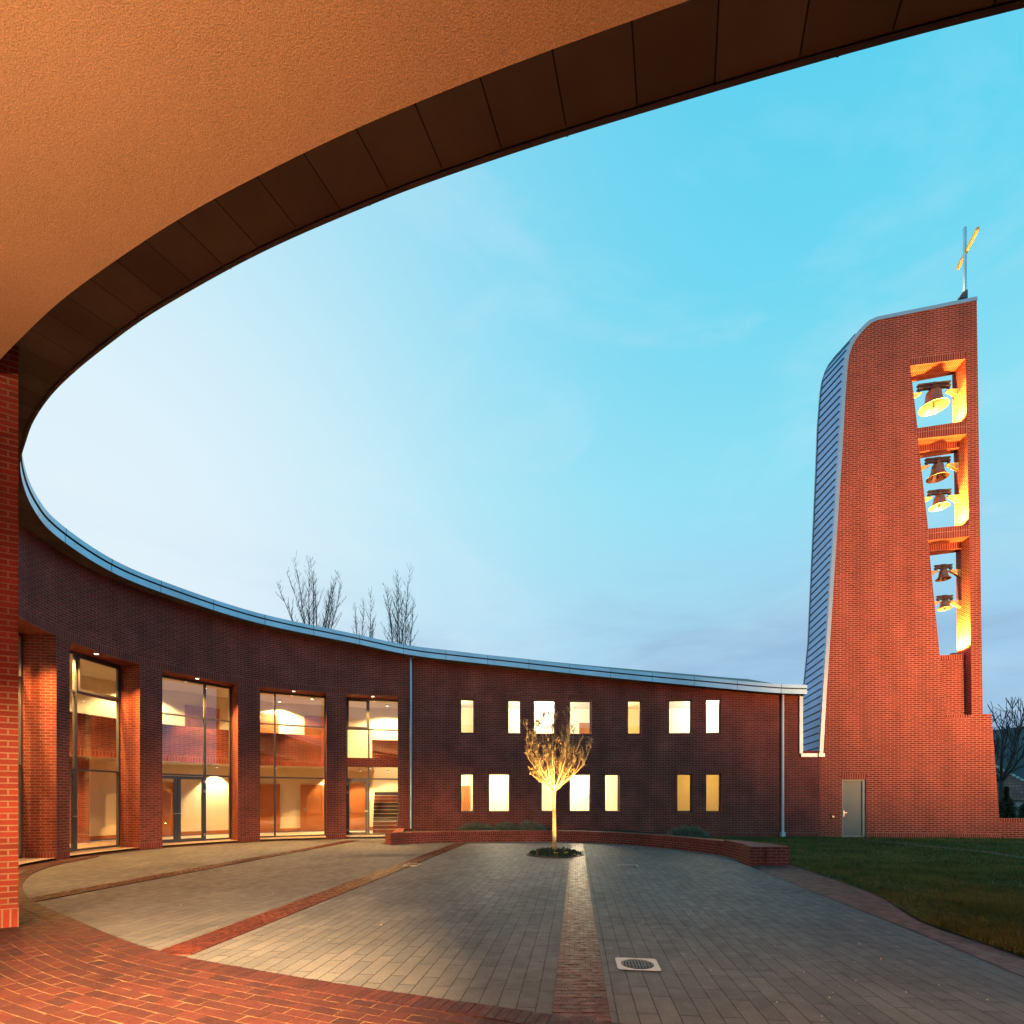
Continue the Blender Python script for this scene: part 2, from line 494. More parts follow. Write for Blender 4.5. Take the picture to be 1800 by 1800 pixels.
for x, y in near_px:
    w = (HOR - y) / F; u = (x - 900) / F
    Y = a_ / (w - b_ * u - c_)
    EV.append((u * Y, Y, EYE + w * Y))
EV += [(3.9, 2.66, 6.0), (5.2, 2.4, 5.86), (7.5, 2.1, 5.6), (10, 1.9, 5.3)]
EVd = catmull(EV, .12)
# smooth the sampled curve a little
arr = np.array([tuple(p) for p in EVd])
cv = Curve(arr)
ss = np.arange(0, cv.L, .1)
arr = np.array([cv.at(s) for s in ss])
ker = np.hanning(17); ker /= ker.sum()
pad = np.vstack([2 * arr[0] - arr[8:0:-1], arr, 2 * arr[-1] - arr[-2:-10:-1]])
arr = np.stack([np.convolve(pad[:, k], ker, 'valid') for k in range(3)], 1)
EAVE = Curve(arr)
def eave_z_for(p):
    d = ((EAVE.p[:, :2] - np.array(p[:2])) ** 2).sum(1)
    return float(EAVE.p[int(d.argmin()), 2])
print('wall L', WALL.L, 'eave L', EAVE.L)

# ================================================================== BUILDING
BLD = empty('curved_brick_building', (-4.7, 21.4, 0), 'long curved red brick building with glazed bays and a roof sweeping round overhead', 'building')

LINT = 5.90
sW = lambda x, lo=0, hi=None: WALL.s_at_px(x, lo, hi)
# ---- openings in the plain part (two rows of windows)
UP = [(809.5, 834.5), (893, 917), (939, 977), (1002, 1040), (1104.4, 1128), (1176.7, 1217), (1242, 1269)]
LO = [(809.5, 833), (859, 897), (952, 976), (1001.5, 1039), (1064, 1089), (1190.7, 1217), (1242, 1269)]
UZ0, UZ1 = 4.40, 5.86
LZ0, LZ1 = 1.06, 2.69
WIN = []
for (a, b) in UP: WIN.append((sW(b), sW(a), UZ0, UZ1, 'u'))
for (a, b) in LO: WIN.append((sW(b), sW(a), LZ0, LZ1, 'l'))
BAYPX = [(608.6, 701), (457.8, 574), (286, 419), (122.7, 246.7)]
BAYS = [(sW(b), sW(a)) for a, b in BAYPX]
sA = BAYS[-1][1] + 0.46
BAYS.append((sA, sA + 2.7)); BAYS.append((sA + 3.3, min(sA + 6.0, WALL.L - .35)))
s_end_metal = sW(1405); s_tower = sW(1440)
TOPCUT = (s_tower - .02, s_end_metal, 3.62, 12.0)
print('bays', BAYS, 'L', WALL.L)

def wall_top(s):
    return eave_z_for(WALL.at(s)) + 0.12

def build_wall():
    mb = MB()
    opens = [(a, b, z0, z1) for a, b, z0, z1, k in WIN] + [(a, b, -.2, LINT) for a, b in BAYS] + [TOPCUT]
    cuts = set(np.round(np.arange(s_tower, WALL.L, .25), 3).tolist() + [WALL.L])
    base = sorted(cuts)
    oc = set()
    for a, b, _, _ in opens: oc.add(round(a, 4)); oc.add(round(b, 4))
    pier_lo = BAYS[0][0]
    oc.add(round(pier_lo, 4))
    allc = sorted(oc | {c for c in base if min(abs(c - x) for x in oc) > .06} | {s_tower})
    zc = sorted({-.1, LZ0, LZ1, UZ0, UZ1, LINT, 3.62})
    for s0, s1 in zip(allc[:-1], allc[1:]):
        if s1 <= s_tower + 1e-6: continue
        sm = (s0 + s1) / 2
        A, B = WALL.at(s0), WALL.at(s1)
        tA, tB = wall_top(s0), wall_top(s1)
        in_pier = sm > pier_lo and sm < BAYS[-1][1] + .01
        zz = zc + [None]
        for i in range(len(zz) - 1):
            z0 = zz[i]; z1 = zz[i + 1]
            zm = (z0 + (z1 if z1 else 7)) / 2
            if in_pier and zm < LINT: continue        # piers are parts of their own
            if any(a - 1e-4 < sm < b + 1e-4 and c < zm < d for a, b, c, d in opens): continue
            if z1 is None:
                mb.face([(B[0], B[1], z0), (A[0], A[1], z0), (A[0], A[1], tA), (B[0], B[1], tB)], [(-s1, z0), (-s0, z0), (-s0, tA), (-s1, tB)])
            else:
                mb.face([(B[0], B[1], z0), (A[0], A[1], z0), (A[0], A[1], z1), (B[0], B[1], z1)], [(-s1, z0), (-s0, z0), (-s0, z1), (-s1, z1)])
    # reveals of the windows
    for a, b, z0, z1, k in WIN:
        d = .22
        A, B = WALL.at(a), WALL.at(b); A2, B2 = WALL.off(a, d), WALL.off(b, d)
        mb.face([(A[0], A[1], z0), (A2[0], A2[1], z0), (A2[0], A2[1], z1), (A[0], A[1], z1)], [(0, z0), (d, z0), (d, z1), (0, z1)])
        mb.face([(B2[0], B2[1], z0), (B[0], B[1], z0), (B[0], B[1], z1), (B2[0], B2[1], z1)], [(0, z0), (d, z0), (d, z1), (0, z1)])
        mb.face([(B[0], B[1], z1), (A[0], A[1], z1), (A2[0], A2[1], z1), (B2[0], B2[1], z1)], [(-b, 0), (-a, 0), (-a, d), (-b, d)], 1)
        mb.face([(B2[0], B2[1], z0), (A2[0], A2[1], z0), (A[0], A[1], z0), (B[0], B[1], z0)], [(-b, d), (-a, d), (-a, 0), (-b, 0)], 1)
        # soldier course over and under, 4 mm proud
        for (h0, h1) in ((z1, z1 + .25), (z0 - .11, z0)):
            e = .04
            n = 3
            for k2 in range(n):
                q0 = a - e + (b - a + 2 * e) * k2 / n; q1 = a - e + (b - a + 2 * e) * (k2 + 1) / n
                P, Q = WALL.off(q0, -.005), WALL.off(q1, -.005)
                mb.face([(Q[0], Q[1], h0), (P[0], P[1], h0), (P[0], P[1], h1), (Q[0], Q[1], h1)], [(-q1, .0), (-q0, .0), (-q0, h1 - h0), (-q1, h1 - h0)], 1)
    # lintel of the bays: soldier course, and soffit .9 m deep
    s0 = BAYS[0][0] - .35; s1 = BAYS[-1][1]
    n = int((s1 - s0) / .25)
    for k in range(n):
        q0 = s0 + (s1 - s0) * k / n; q1 = s0 + (s1 - s0) * (k + 1) / n
        P, Q = WALL.off(q0, -.006), WALL.off(q1, -.006)
        mb.face([(Q[0], Q[1], LINT), (P[0], P[1], LINT), (P[0], P[1], LINT + .25), (Q[0], Q[1], LINT + .25)], [(-q1, 0), (-q0, 0), (-q0, .25), (-q1, .25)], 1)
    for a, b in BAYS:
        n = max(2, int((b - a) / .25))
        for k in range(n):
            q0 = a + (b - a) * k / n; q1 = a + (b - a) * (k + 1) / n
            P, Q = WALL.at(q0), WALL.at(q1); P2, Q2 = WALL.off(q0, .95), WALL.off(q1, .95)
            mb.face([(Q[0], Q[1], LINT), (P[0], P[1], LINT), (P2[0], P2[1], LINT), (Q2[0], Q2[1], LINT)], [(-q1, 0), (-q0, 0), (-q0, .9), (-q1, .9)])
    # soldier plinth along the lawn
    s0, s1 = s_tower, sW(1195)
    n = int((s1 - s0) / .25)
    for k in range(n):
        q0 = s0 + (s1 - s0) * k / n; q1 = s0 + (s1 - s0) * (k + 1) / n
        P, Q = WALL.off(q0, -.005), WALL.off(q1, -.005)
        mb.face([(Q[0], Q[1], -.05), (P[0], P[1], -.05), (P[0], P[1], .2), (Q[0], Q[1], .2)], [(-q1, 0), (-q0, 0), (-q0, .25), (-q1, .25)], 1)
    # inner leaf, so that the wall has a thickness
    return mb.build('wall', ['brick', 'soldier'], BLD)
build_wall()

# ---- piers between the bays
def pier(a, b):
    mb = MB()
    n = max(1, int(round((b - a) / .3)))
    for k in range(n):
        q0 = a + (b - a) * k / n; q1 = a + (b - a) * (k + 1) / n
        P, Q = WALL.at(q0), WALL.at(q1)
        mb.face([(Q[0], Q[1], -.1), (P[0], P[1], -.1), (P[0], P[1], LINT), (Q[0], Q[1], LINT)], [(-q1, -.1), (-q0, -.1), (-q0, LINT), (-q1, LINT)])
        P, Q = WALL.off(q0, -.005), WALL.off(q1, -.005)
        mb.face([(Q[0], Q[1], -.05), (P[0], P[1], -.05), (P[0], P[1], .2), (Q[0], Q[1], .2)], [(-q1, 0), (-q0, 0), (-q0, .25), (-q1, .25)], 1)
    for s, fl in ((a, False), (b, True)):
        P, Q = WALL.at(s), WALL.off(s, .86)
        for (z0, z1, mi, o) in ((-.1, LINT, 0, 0), (-.05, .2, 1, .005)):
            t = WALL.normal(s)
            tx, ty = (t[1], -t[0]) if not fl else (-t[1], t[0])
            dx, dy = tx * o, ty * o
            pts = [(P[0] + dx, P[1] + dy, z0), (Q[0] + dx, Q[1] + dy, z0), (Q[0] + dx, Q[1] + dy, z1), (P[0] + dx, P[1] + dy, z1)]
            uv = [(0, z0), (.86, z0), (.86, z1), (0, z1)] if not mi else [(0, 0), (.86, 0), (.86, .25), (0, .25)]
            if fl: pts = pts[::-1]; uv = uv[::-1]
            mb.face(pts, uv, mi)
    P, Q = WALL.off(a, .86), WALL.off(b, .86)
    mb.vquad(P, Q, -.1, LINT)
    return mb.build('pier', ['brick', 'soldier'], BLD)
for i in range(len(BAYS) - 1):
    pier(BAYS[i][1], BAYS[i + 1][0])

# right jamb of the first bay (end of the plain wall)
mb = MB()
s = BAYS[0][0]
P, Q = WALL.at(s), WALL.off(s, .95)
mb.vquad(P, Q, -.1, LINT)
mb.build('jamb', 'brick', BLD)

# big pier at the left, near the camera
PB = [(-6.17, 6.40), (-6.80, 7.05), (-7.75, 6.55), (-7.13, 5.86)]
mb = MB()
zt = 7.3
for i in range(4):
    a, b = PB[i], PB[(i + 1) % 4]
    mb.vquad(b, a, -.1, zt, u0=.03)
    mx = (PB[0][0] + PB[2][0]) / 2; my = (PB[0][1] + PB[2][1]) / 2
    e = .006
    a2 = (a[0] + (a[0] - mx) * e, a[1] + (a[1] - my) * e); b2 = (b[0] + (b[0] - mx) * e, b[1] + (b[1] - my) * e)
    l = math.hypot(b[0] - a[0], b[1] - a[1])
    mb.face([(b2[0], b2[1], -.05), (a2[0], a2[1], -.05), (a2[0], a2[1], .245), (b2[0], b2[1], .245)], [(0, 0), (l, 0), (l, .25), (0, .25)], 1)
pp = mb.build('pier', ['brick', 'soldier'], BLD); pp['label'] = 'tall free pier in the foreground'
# wall between the big pier and the last bay
mb = MB()
a = BAYS[-1][1]
P = WALL.at(a); Q = (-7.3, 7.0)
mb.vquad(Q, P, -.1, LINT)
mb.build('wall_return', 'brick', BLD)

# ---- roof edge: soffit boards, fascia, gutter band, roof, ceiling
def sweep(name, prof_a, prof_b, s0, s1, mats, mi=0, step=.25, smooth=True, uvscale=1.0):
    pass

def eave_section(s):
    p = EAVE.at(s); n = EAVE.normal(s, .5)
    return p, n
EX = np.arange(0, EAVE.L, .2)
EX = np.r_[EX, EAVE.L]
def eoff(s, o, dz):
    p, n = eave_section(s)
    return (p[0] + n[0] * o, p[1] + n[1] * o, p[2] + dz)
def ribbon(mb, o0, z0, o1, z1, mi=0, sa=0.0, sb=None, uvm=1.0, rng=None):
    sb = EAVE.L if sb is None else sb
    rng = EX if rng is None else rng
    r = [s for s in rng if sa - 1e-6 <= s <= sb + 1e-6]
    w = math.hypot(o1 - o0, z1 - z0)
    for q0, q1 in zip(r[:-1], r[1:]):
        mb.face([eoff(q0, o0, z0), eoff(q1, o0, z0), eoff(q1, o1, z1), eoff(q0, o1, z1)], [(q0 * uvm, 0), (q1 * uvm, 0), (q1 * uvm, w), (q0 * uvm, w)], mi)

PANEL = .50
mb = MB()
# boards 6 mm apart, dark backing above
ns = int(EAVE.L / PANEL)
for k in range(ns + 1):
    qa, qb = k * PANEL + .005, min((k + 1) * PANEL - .005, EAVE.L)
    if qb <= qa: continue
    for j in range(2):
        q0 = qa + (qb - qa) * j / 2; q1 = qa + (qb - qa) * (j + 1) / 2
        mb.face([eoff(q0, .03, .02), eoff(q1, .03, .02), eoff(q1, .80, .02), eoff(q0, .80, .02)], [(k + .2, 0), (k + .8, 0), (k + .8, .6), (k + .2, .6)], 0)
ribbon(mb, .02, .05, .9, .05, 1)
mb.build('soffit', ['soffit', 'soffit_gap'], BLD)
mb = MB()
ribbon(mb, .035, .0, .0, .0, 1)          # underside lip
ribbon(mb, .0, .0, .0, .185, 0)
ribbon(mb, .0, .185, .06, .195, 0)
ribbon(mb, .06, .195, .06, .235, 2)      # shadow gap
ribbon(mb, .06, .235, -.02, .235, 1)
ribbon(mb, -.02, .235, -.02, .37, 0)
ribbon(mb, -.02, .37, .06, .38, 0)
# end cap
for (o0, o1, z0, z1) in ((0, .7, 0, .19), (-.02, .7, .235, .375)):
    mb.face([eoff(0, o0, z0), eoff(0, o1, z0), eoff(0, o1, z1), eoff(0, o0, z1)])
# joint straps along the fascia
k = 1.0
while k < EAVE.L:
    for (o, z0, z1) in ((0, .0, .185), (-.02, .235, .37)):
        a0, a1 = eoff(k - .008, o - .004, z0), eoff(k + .008, o - .004, z0)
        mb.face([a0, a1, (a1[0], a1[1], a1[2] + z1 - z0), (a0[0], a0[1], a0[2] + z1 - z0)], None, 2)
    k += 1.72
mb.build('fascia', ['zinc', 'fascia_under', 'zinc_dark'], BLD)
# roof: rises away from the eave, falls again to the back
mb = MB()
s_canopy = EAVE.s[int(((EAVE.p[:, 0] + 6.4) ** 2 + (EAVE.p[:, 1] - 7.1) ** 2).argmin())]
ribbon(mb, .06, .38, 1.2, .72, 0, 1.2)
ribbon(mb, 1.2, .72, 3.4, 1.36, 0, 1.2)
ribbon(mb, 3.4, 1.36, 3.4, .6, 0, 1.2)
ribbon(mb, 3.4, .6, 6.5, .3, 0, 1.2)
ribbon(mb, 6.5, .3, 6.5, -.6, 0, 1.2)
ribbon(mb, .06, .38, 3.4, .40, 0, 0, 1.4)
mb.build('roof', ['slate'], BLD)
# roof deck under the rooms so that no light leaks upward
# ---- stucco ceiling of the canopy
mb = MB()
sa = s_canopy - 1.6
DZ = -.42
offs = [.74, 1.2, 2.5, 4, 6, 8.5]
r = [s for s in np.r_[EX] if s >= sa]
near_end = EAVE.L
for o0, o1 in zip(offs[:-1], offs[1:]):
    for q0, q1 in zip(r[:-1], r[1:]):
        mb.face([eoff(q0, o0, DZ), eoff(q1, o0, DZ), eoff(q1, o1, DZ), eoff(q0, o1, DZ)], [(q0, o0), (q1, o0), (q1, o1), (q0, o1)])
for q0, q1 in zip(r[:-1], r[1:]):
    mb.face([eoff(q0, .74, DZ), eoff(q1, .74, DZ), eoff(q1, .74, .05), eoff(q0, .74, .05)], [(q0, 0), (q1, 0), (q1, .3), (q0, .3)])
ceil_o = mb.build('ceiling', 'stucco', BLD); ceil_o['label'] = 'rough stucco ceiling of the canopy'
# added brick wall behind the camera, keeps sky light out of the passage
mb = MB()
rp = [eoff(q, 7.5, 0) for q in r[::6]]
rp2 = [(-13.5, 3.0), (-11.0, .2), (-7, -2.6), (-2, -4.3), (4, -5.2), (10, -5.6)]
for a, b in zip(rp2[:-1], rp2[1:]):
    mb.vquad(b, a, -.1, 8.6)
mb.build('added_rear_wall', 'brick', BLD)

# ---- downpipes
def downpipe(xp, o, z0, mt='zinc'):
    s = sW(xp)
    c = WALL.off(s, -.075)
    zt = eave_z_for(WALL.at(s)) + .02
    mb = MB()
    mb.tube((c[0], c[1], z0), (c[0], c[1], zt), .055, .055, 12, 0)
    for z in np.arange(z0 + 1.6, zt, 1.85):
        mb.tube((c[0], c[1], z), (c[0], c[1], z + .05), .064, .064, 12, 0, True)
    if z0 < .3:
        mb.box((c[0], c[1] - .0, z0 + .12), (.15, .15, .24))
    return mb.build('downpipe', mt, BLD, smooth=True)
downpipe(722.7, 0, .38); downpipe(1375.3, 0, 0.0, 'litpipe')

# ---- small windows
for a, b, z0, z1, k in WIN:
    A, B = WALL.off(a, .20), WALL.off(b, .20)
    ax = (A[0] - B[0], A[1] - B[1]); w = math.hypot(*ax)
    cx, cy = (A[0] + B[0]) / 2, (A[1] + B[1]) / 2
    ux, uy = ax[0] / w, ax[1] / w
    mb = MB()
    t = .045
    mb.box((cx - ux * (w / 2 - t / 2), cy - uy * (w / 2 - t / 2), (z0 + z1) / 2), (t, .06, z1 - z0), ax)
    mb.box((cx + ux * (w / 2 - t / 2), cy + uy * (w / 2 - t / 2), (z0 + z1) / 2), (t, .06, z1 - z0), ax)
    mb.box((cx, cy, z0 + t / 2), (w - 2 * t, .058, t), ax)
    mb.box((cx, cy, z1 - t / 2), (w - 2 * t, .058, t), ax)
    fo = mb.build('window', 'wframe', BLD, origin=(cx, cy, z0))
    g = MB()
    g.vquad((cx - ux * w / 2, cy - uy * w / 2), (cx + ux * w / 2, cy + uy * w / 2), z0 + .02, z1 - .02)
    g.build('pane', 'glass', fo)

# ---- interior: continuous strip behind the wall
def iribbon(mb, o0, z0, o1, z1, sa, sb, mi=0, step=.4):
    n = max(1, int((sb - sa) / step))
    w = math.hypot(o1 - o0, z1 - z0)
    for k in range(n):
        q0 = sa + (sb - sa) * k / n; q1 = sa + (sb - sa) * (k + 1) / n
        a0, a1 = WALL.off(q0, o0), WALL.off(q1, o0); b0, b1 = WALL.off(q0, o1), WALL.off(q1, o1)
        vv = z0 if o0 == o1 else 0
        mb.face([(a0[0], a0[1], z0), (a1[0], a1[1], z0), (b1[0], b1[1], z1), (b0[0], b0[1], z1)], [(q0, vv), (q1, vv), (q1, vv + w), (q0, vv + w)], mi)

sB0 = BAYS[0][0] - .35      # partition between plain rooms and the glazed hall
sBE = BAYS[-1][1] + .3
# rooms behind the small windows ------------------------------------
RD = 3.2
def roomline(pxs):
    return [sW(x) for x in pxs]
up_div = [s_end_metal + .15] + roomline([1152, 1065, 862]) + [sB0]
lo_div = [s_end_metal + .15] + roomline([1140, 925, 846]) + [sB0]
def rooms(div, z0, z1):
    w = MB()
    for a, b in zip(div[:-1], div[1:]):
        iribbon(w, RD, z0, RD, z1, a, b, 0)
        iribbon(w, .24, z0, RD, z0, a, b, 1)
        iribbon(w, .24, z1, RD, z1, a, b, 2)
    for s in div:
        A, B = WALL.off(s - .05, .24), WALL.off(s - .05, RD)
        w.vquad(A, B, z0, z1)
        A, B = WALL.off(s + .05, .24), WALL.off(s + .05, RD)
        w.vquad(A, B, z0, z1)
    return w.build('room_interior', ['plaster', 'floor', 'ceil'], BLD)
# inner face of outer wall (around windows) also keeps the light in
rooms(lo_div, .1, 2.95)
rooms(up_div, 3.3, 6.05)
def inner_leaf(z0, z1, rows, sa, sb):
    mb = MB()
    cuts = [sa, sb]
    for a, b, c, d, k in WIN:
        if k == rows: cuts += [a, b]
    cuts = sorted(cuts)
    for q0, q1 in zip(cuts[:-1], cuts[1:]):
        sm = (q0 + q1) / 2
        n = max(1, int((q1 - q0) / .4))
        wz = [(c, d) for a, b, c, d, k in WIN if k == rows and a < sm < b]
        segs = [(z0, z1)] if not wz else [(z0, wz[0][0]), (wz[0][1], z1)]
        for h0, h1 in segs:
            iribbon(mb, .235, h0, .235, h1, q0, q1, 0)
    mb.build('inner_wall', 'plaster', BLD)
inner_leaf(.1, 2.95, 'l', lo_div[0], lo_div[-1])
inner_leaf(3.3, 6.05, 'u', up_div[0], up_div[-1])

def idoor(s, o, z0, w=.9, h=2.1, face=-1, frame=True):
    """panelled timber door on an interior wall at offset o"""
    c = WALL.off(s, o - .03); n = WALL.normal(s)
    ax = (-n[1], n[0])
    mb = MB()
    mb.box((c[0], c[1], z0 + h / 2), (w, .05, h), ax)
    for q in (-1, 1):
        mb.box((c[0] + ax[0] * q * (w / 2 + .05), c[1] + ax[1] * q * (w / 2 + .05), z0 + h / 2), (.1, .09, h), ax)
    mb.box((c[0], c[1], z0 + h + .05), (w + .2, .09, .1), ax)
    for (za, zb) in ((.12, .62), (.82, h - .15)):
        cc = (c[0] - n[0] * .03, c[1] - n[1] * .03, z0 + (za + zb) / 2)
        mb.box(cc, (w - .3, .03, zb - za), ax)
    cc = (c[0] - n[0] * .06 + ax[0] * (w / 2 - .09), c[1] - n[1] * .06 + ax[1] * (w / 2 - .09), z0 + 1.03)
    mb.box(cc, (.12, .05, .03), ax, 1)
    mb.box((cc[0] + n[0] * .02, cc[1] + n[1] * .02, cc[2] - .03), (.05, .02, .2), ax, 1)
    return mb.build('interior_door', ['door', 'steel'], BLD)
idoor(WALL.s_at_px(1040, o=RD), RD, 3.3, 1.0, 1.95)
idoor(WALL.s_at_px(806, o=RD), RD, .1, .9, 2.05)

# lamps in the rooms: round flush ceiling lamps
def room_lamp(s, o, z, power, col, r=.22):
    p = WALL.off(s, o)
    mb = MB()
    mb.tube((p[0], p[1], z - .01), (p[0], p[1], z - .07), r, r * .96, 16, 0)
    mb.poly([(p[0] + r * .96 * math.cos(t), p[1] + r * .96 * math.sin(t)) for t in np.linspace(0, 2 * math.pi, 17)[:-1]], z - .07, None, 1, True)
    ob = mb.build('ceiling_lamp', ['trim', 'lamp_room'], BLD)
    lamp('room_light', 'POINT', (p[0], p[1], z - .35), power, col, shadow_soft_size=.2, parent=ob)
WL_ = (1, .82, .54); WH = (1, .91, .74); YE = (1, .66, .22)
for (a, b), pw, col in zip(zip(up_div[:-1], up_div[1:]), (360, 85, 460, 130), (WH, (1, .66, .24), WH, (1, .82, .5))):
    room_lamp((a + b) / 2, 1.7, 6.05, pw, col)
for (a, b), pw, col in zip(zip(lo_div[:-1], lo_div[1:]), (80, 520, 500, 340), ((1, .55, .12), WL_, WL_, WL_)):
    room_lamp((a + b) / 2, 1.7, 2.95, pw, col)

# glazed hall behind the bays -----------------------------------------
HB = 4.3      # back wall of the hall
GP = 2.5      # front of the gallery
GZ = 3.05
mb = MB()
iribbon(mb, HB, .1, HB, 6.2, sB0, sBE, 0)
iribbon(mb, .0, .06, HB, .06, sB0, sBE, 1)
iribbon(mb, .95, 6.1, HB, 6.1, sB0, sBE, 2)
for s in (sB0 + .06, sBE):
    A, B = WALL.off(s, .9), WALL.off(s, HB)
    mb.vquad(A, B, .1, 6.1)
mb.build('hall_interior', ['plaster', 'floor', 'ceil'], BLD)
mb = MB()
iribbon(mb, HB - .02, .1, HB - .02, .24, sB0, sBE, 0)
mb.build('skirting', 'door', BLD)
sG0 = BAYS[1][0] - .4
mb = MB()
iribbon(mb, GP, GZ, HB, GZ, sG0, sBE, 1)          # underside
iribbon(mb, GP + .12, GZ + .3, HB, GZ + .3, sG0, sBE, 2)
A, B = WALL.off(sG0, GP), WALL.off(sG0, HB); mb.vquad(A, B, GZ, GZ + .3)
mb.build('gallery_floor', ['brick', 'ceil', 'floor'], BLD)
mb = MB()
iribbon(mb, GP, GZ + .24, GP, GZ + 1.4, sG0, sBE, 0)
iribbon(mb, GP, GZ, GP, GZ + .24, sG0, sBE, 1)
iribbon(mb, GP, GZ + 1.4, GP + .14, GZ + 1.4, sG0, sBE, 0)
iribbon(mb, GP + .14, GZ + .3, GP + .14, GZ + 1.4, sG0, sBE, 0)
for f in mb.uv:
    pass
mb.build('gallery_parapet', ['brick', 'soldier'], BLD)
HS = lambda x: WALL.s_at_px(x, BAYS[0][0] - .3, None, HB)
for x, w in ((280, .95), (470, .85), (549, .85)):
    idoor(HS(x), HB, .1, w, 2.1)
idoor(HS(628), HB, .1, .85, 2.1)
for x, w in ((356, 1.1), (464, 1.1), (557, .9)):
    idoor(HS(x), HB, GZ + .3, w, 2.1)
mb = MB()
iribbon(mb, 3.3, .1, 3.3, GZ, BAYS[3][0] - .5, BAYS[3][1] + .3)
A, B = WALL.off(BAYS[3][0] - .5, 3.3), WALL.off(BAYS[3][0] - .5, HB)
mb.vquad(A, B, .1, GZ)
mb.build('hall_brick_wall', 'brick', BLD)
# staircase in the first bay, brick treads
mb = MB()
a = BAYS[0][0] + .1
for k in range(11):
    z0 = .1 + k * .17
    o = 1.7 + k * .21
    n2 = 2
    rm = 1 if k in (0, 1, 2, 8, 9) else 3
    for j in range(n2):
        q0 = a + .05 + .95 * j / n2; q1 = a + .05 + .95 * (j + 1) / n2
        A, B, C, D = WALL.off(q0, o), WALL.off(q1, o), WALL.off(q1, o + .21), WALL.off(q0, o + .21)
        mb.vquad(B, A, z0, z0 + .145, 0, rm)
        E_, F_ = WALL.off(q0, o - .02), WALL.off(q1, o - .02)
        mb.vquad(F_, E_, z0 + .145, z0 + .171, 0, 2)
        mb.face([(B[0], B[1], z0 + .17), (A[0], A[1], z0 + .17), (D[0], D[1], z0 + .17), (C[0], C[1], z0 + .17)], None, 0)
mb.build('staircase', ['slate', 'soldier', 'floor', 'blackmetal'], BLD)
# brick flank of the stair and landing parapet upstairs
mb = MB()
iribbon(mb, 2.6, 3.35, 2.6, 4.35, BAYS[0][0] - .2, BAYS[0][0] + 1.15)
A, B = WALL.off(BAYS[0][0] + .02, 1.3), WALL.off(BAYS[0][0] + .02, HB)
mb.vquad(A, B, .1, 3.0)
mb.build('stair_wall', 'brick', BLD)
mb = MB()
iribbon(mb, 1.3, 3.0, HB, 3.0, BAYS[0][0] + 1.1, sG0, 0)
iribbon(mb, 1.3, 3.32, HB, 3.32, BAYS[0][0] + 1.1, sG0, 0)
mb.build('landing', 'ceil', BLD)

# glazed screens -------------------------------------------------------
GO = .84
def screen(i, ab, mull, trans, doors, spandrel=None, sash=None):
    a, b = ab
    A = Vector((*WALL.off(b, GO), 0)); B = Vector((*WALL.off(a, GO), 0))   # A = left in the picture
    ax = B - A; w = ax.length; u = ax / w
    nrm = Vector((WALL.normal((a + b) / 2)[0], WALL.normal((a + b) / 2)[1], 0))
    z0, z1 = .08, LINT
    mb = MB()
    t = .07
    def bar_v(f, za, zb, tw=.06, d=.09):
        p = A + u * (w * f); mb.box((p.x, p.y, (za + zb) / 2), (tw, d, zb - za), (u.x, u.y))
    def bar_h(z, fa, fb, th=.06, d=.085):
        p = A + u * (w * (fa + fb) / 2); mb.box((p.x, p.y, z), (w * (fb - fa), d, th), (u.x, u.y))
    bar_v(.0 + t / 2 / w, z0, z1, t); bar_v(1 - t / 2 / w, z0, z1, t)
    bar_h(z1 - .04, 0, 1, .08); bar_h(z0 + .03, 0, 1, .06)
    for f in mull: bar_v(f, z0, z1, .065)
    for z in trans: bar_h(z, 0, 1, .055)
    fr = mb.build('glazed_screen', 'frame', BLD, origin=(A.x, A.y, 0))
    g = MB()
    zz = [(z0, z1)]
    if spandrel: zz = [(z0, spandrel[0]), (spandrel[1], z1)]
    for za, zb in zz:
        g.vquad((A.x, A.y), (B.x, B.y), za, zb)
    g.build('pane', 'glass', fr)
    if spandrel:
        m2 = MB()
        c = A + u * (w / 2)
        m2.box((c.x, c.y, (spandrel[0] + spandrel[1]) / 2), (w, .16, spandrel[1] - spandrel[0]), (u.x, u.y), 0)
        m2.build('spandrel', 'brick', fr)
    for (fa, fb, zt, side) in doors:
        m2 = MB()
        o = -nrm * .03
        p0 = A + u * (w * fa); p1 = A + u * (w * fb); dw = w * (fb - fa); tt = .10
        for f in (0, 1):
            p = p0 + u * (tt / 2 if f == 0 else dw - tt / 2) + o
            m2.box((p.x, p.y, (z0 + zt) / 2), (tt, .07, zt - z0), (u.x, u.y))
        pm = p0 + u * dw / 2 + o
        for z, h in ((z0 + .06, .12), (zt - .05, .10)):
            m2.box((pm.x, pm.y, z), (dw - 2 * tt, .068, h), (u.x, u.y))
        ph = p0 + u * (dw - .05 if side > 0 else .05) - nrm * .09
        m2.box((ph.x, ph.y, 1.1), (.14, .03, .025), (u.x, u.y), 1)
        m2.box((ph.x, ph.y, 1.1), (.03, .06, .03), (u.x, u.y), 1)
        for z in (.3, 1.9, 2.25):
            pq = p0 + u * (.02 if side > 0 else dw - .02) - nrm * .07
            m2.box((pq.x, pq.y, z), (.05, .05, .1), (u.x, u.y), 1)
        m2.build('door', ['frame', 'steel'], fr)
    if sash:
        m2 = MB()
        fa, fb, za, zb = sash
        p0 = A + u * (w * fa) - nrm * .03; dw = w * (fb - fa)
        for f in (0, 1):
            p = p0 + u * (.035 if f == 0 else dw - .035)
            m2.box((p.x, p.y, (za + zb) / 2), (.07, .07, zb - za), (u.x, u.y))
        pm = p0 + u * dw / 2
        for z in (za + .04, zb - .04):
            m2.box((pm.x, pm.y, z), (dw - .14, .068, .08), (u.x, u.y))
        m2.build('opening_light', 'frame', fr)
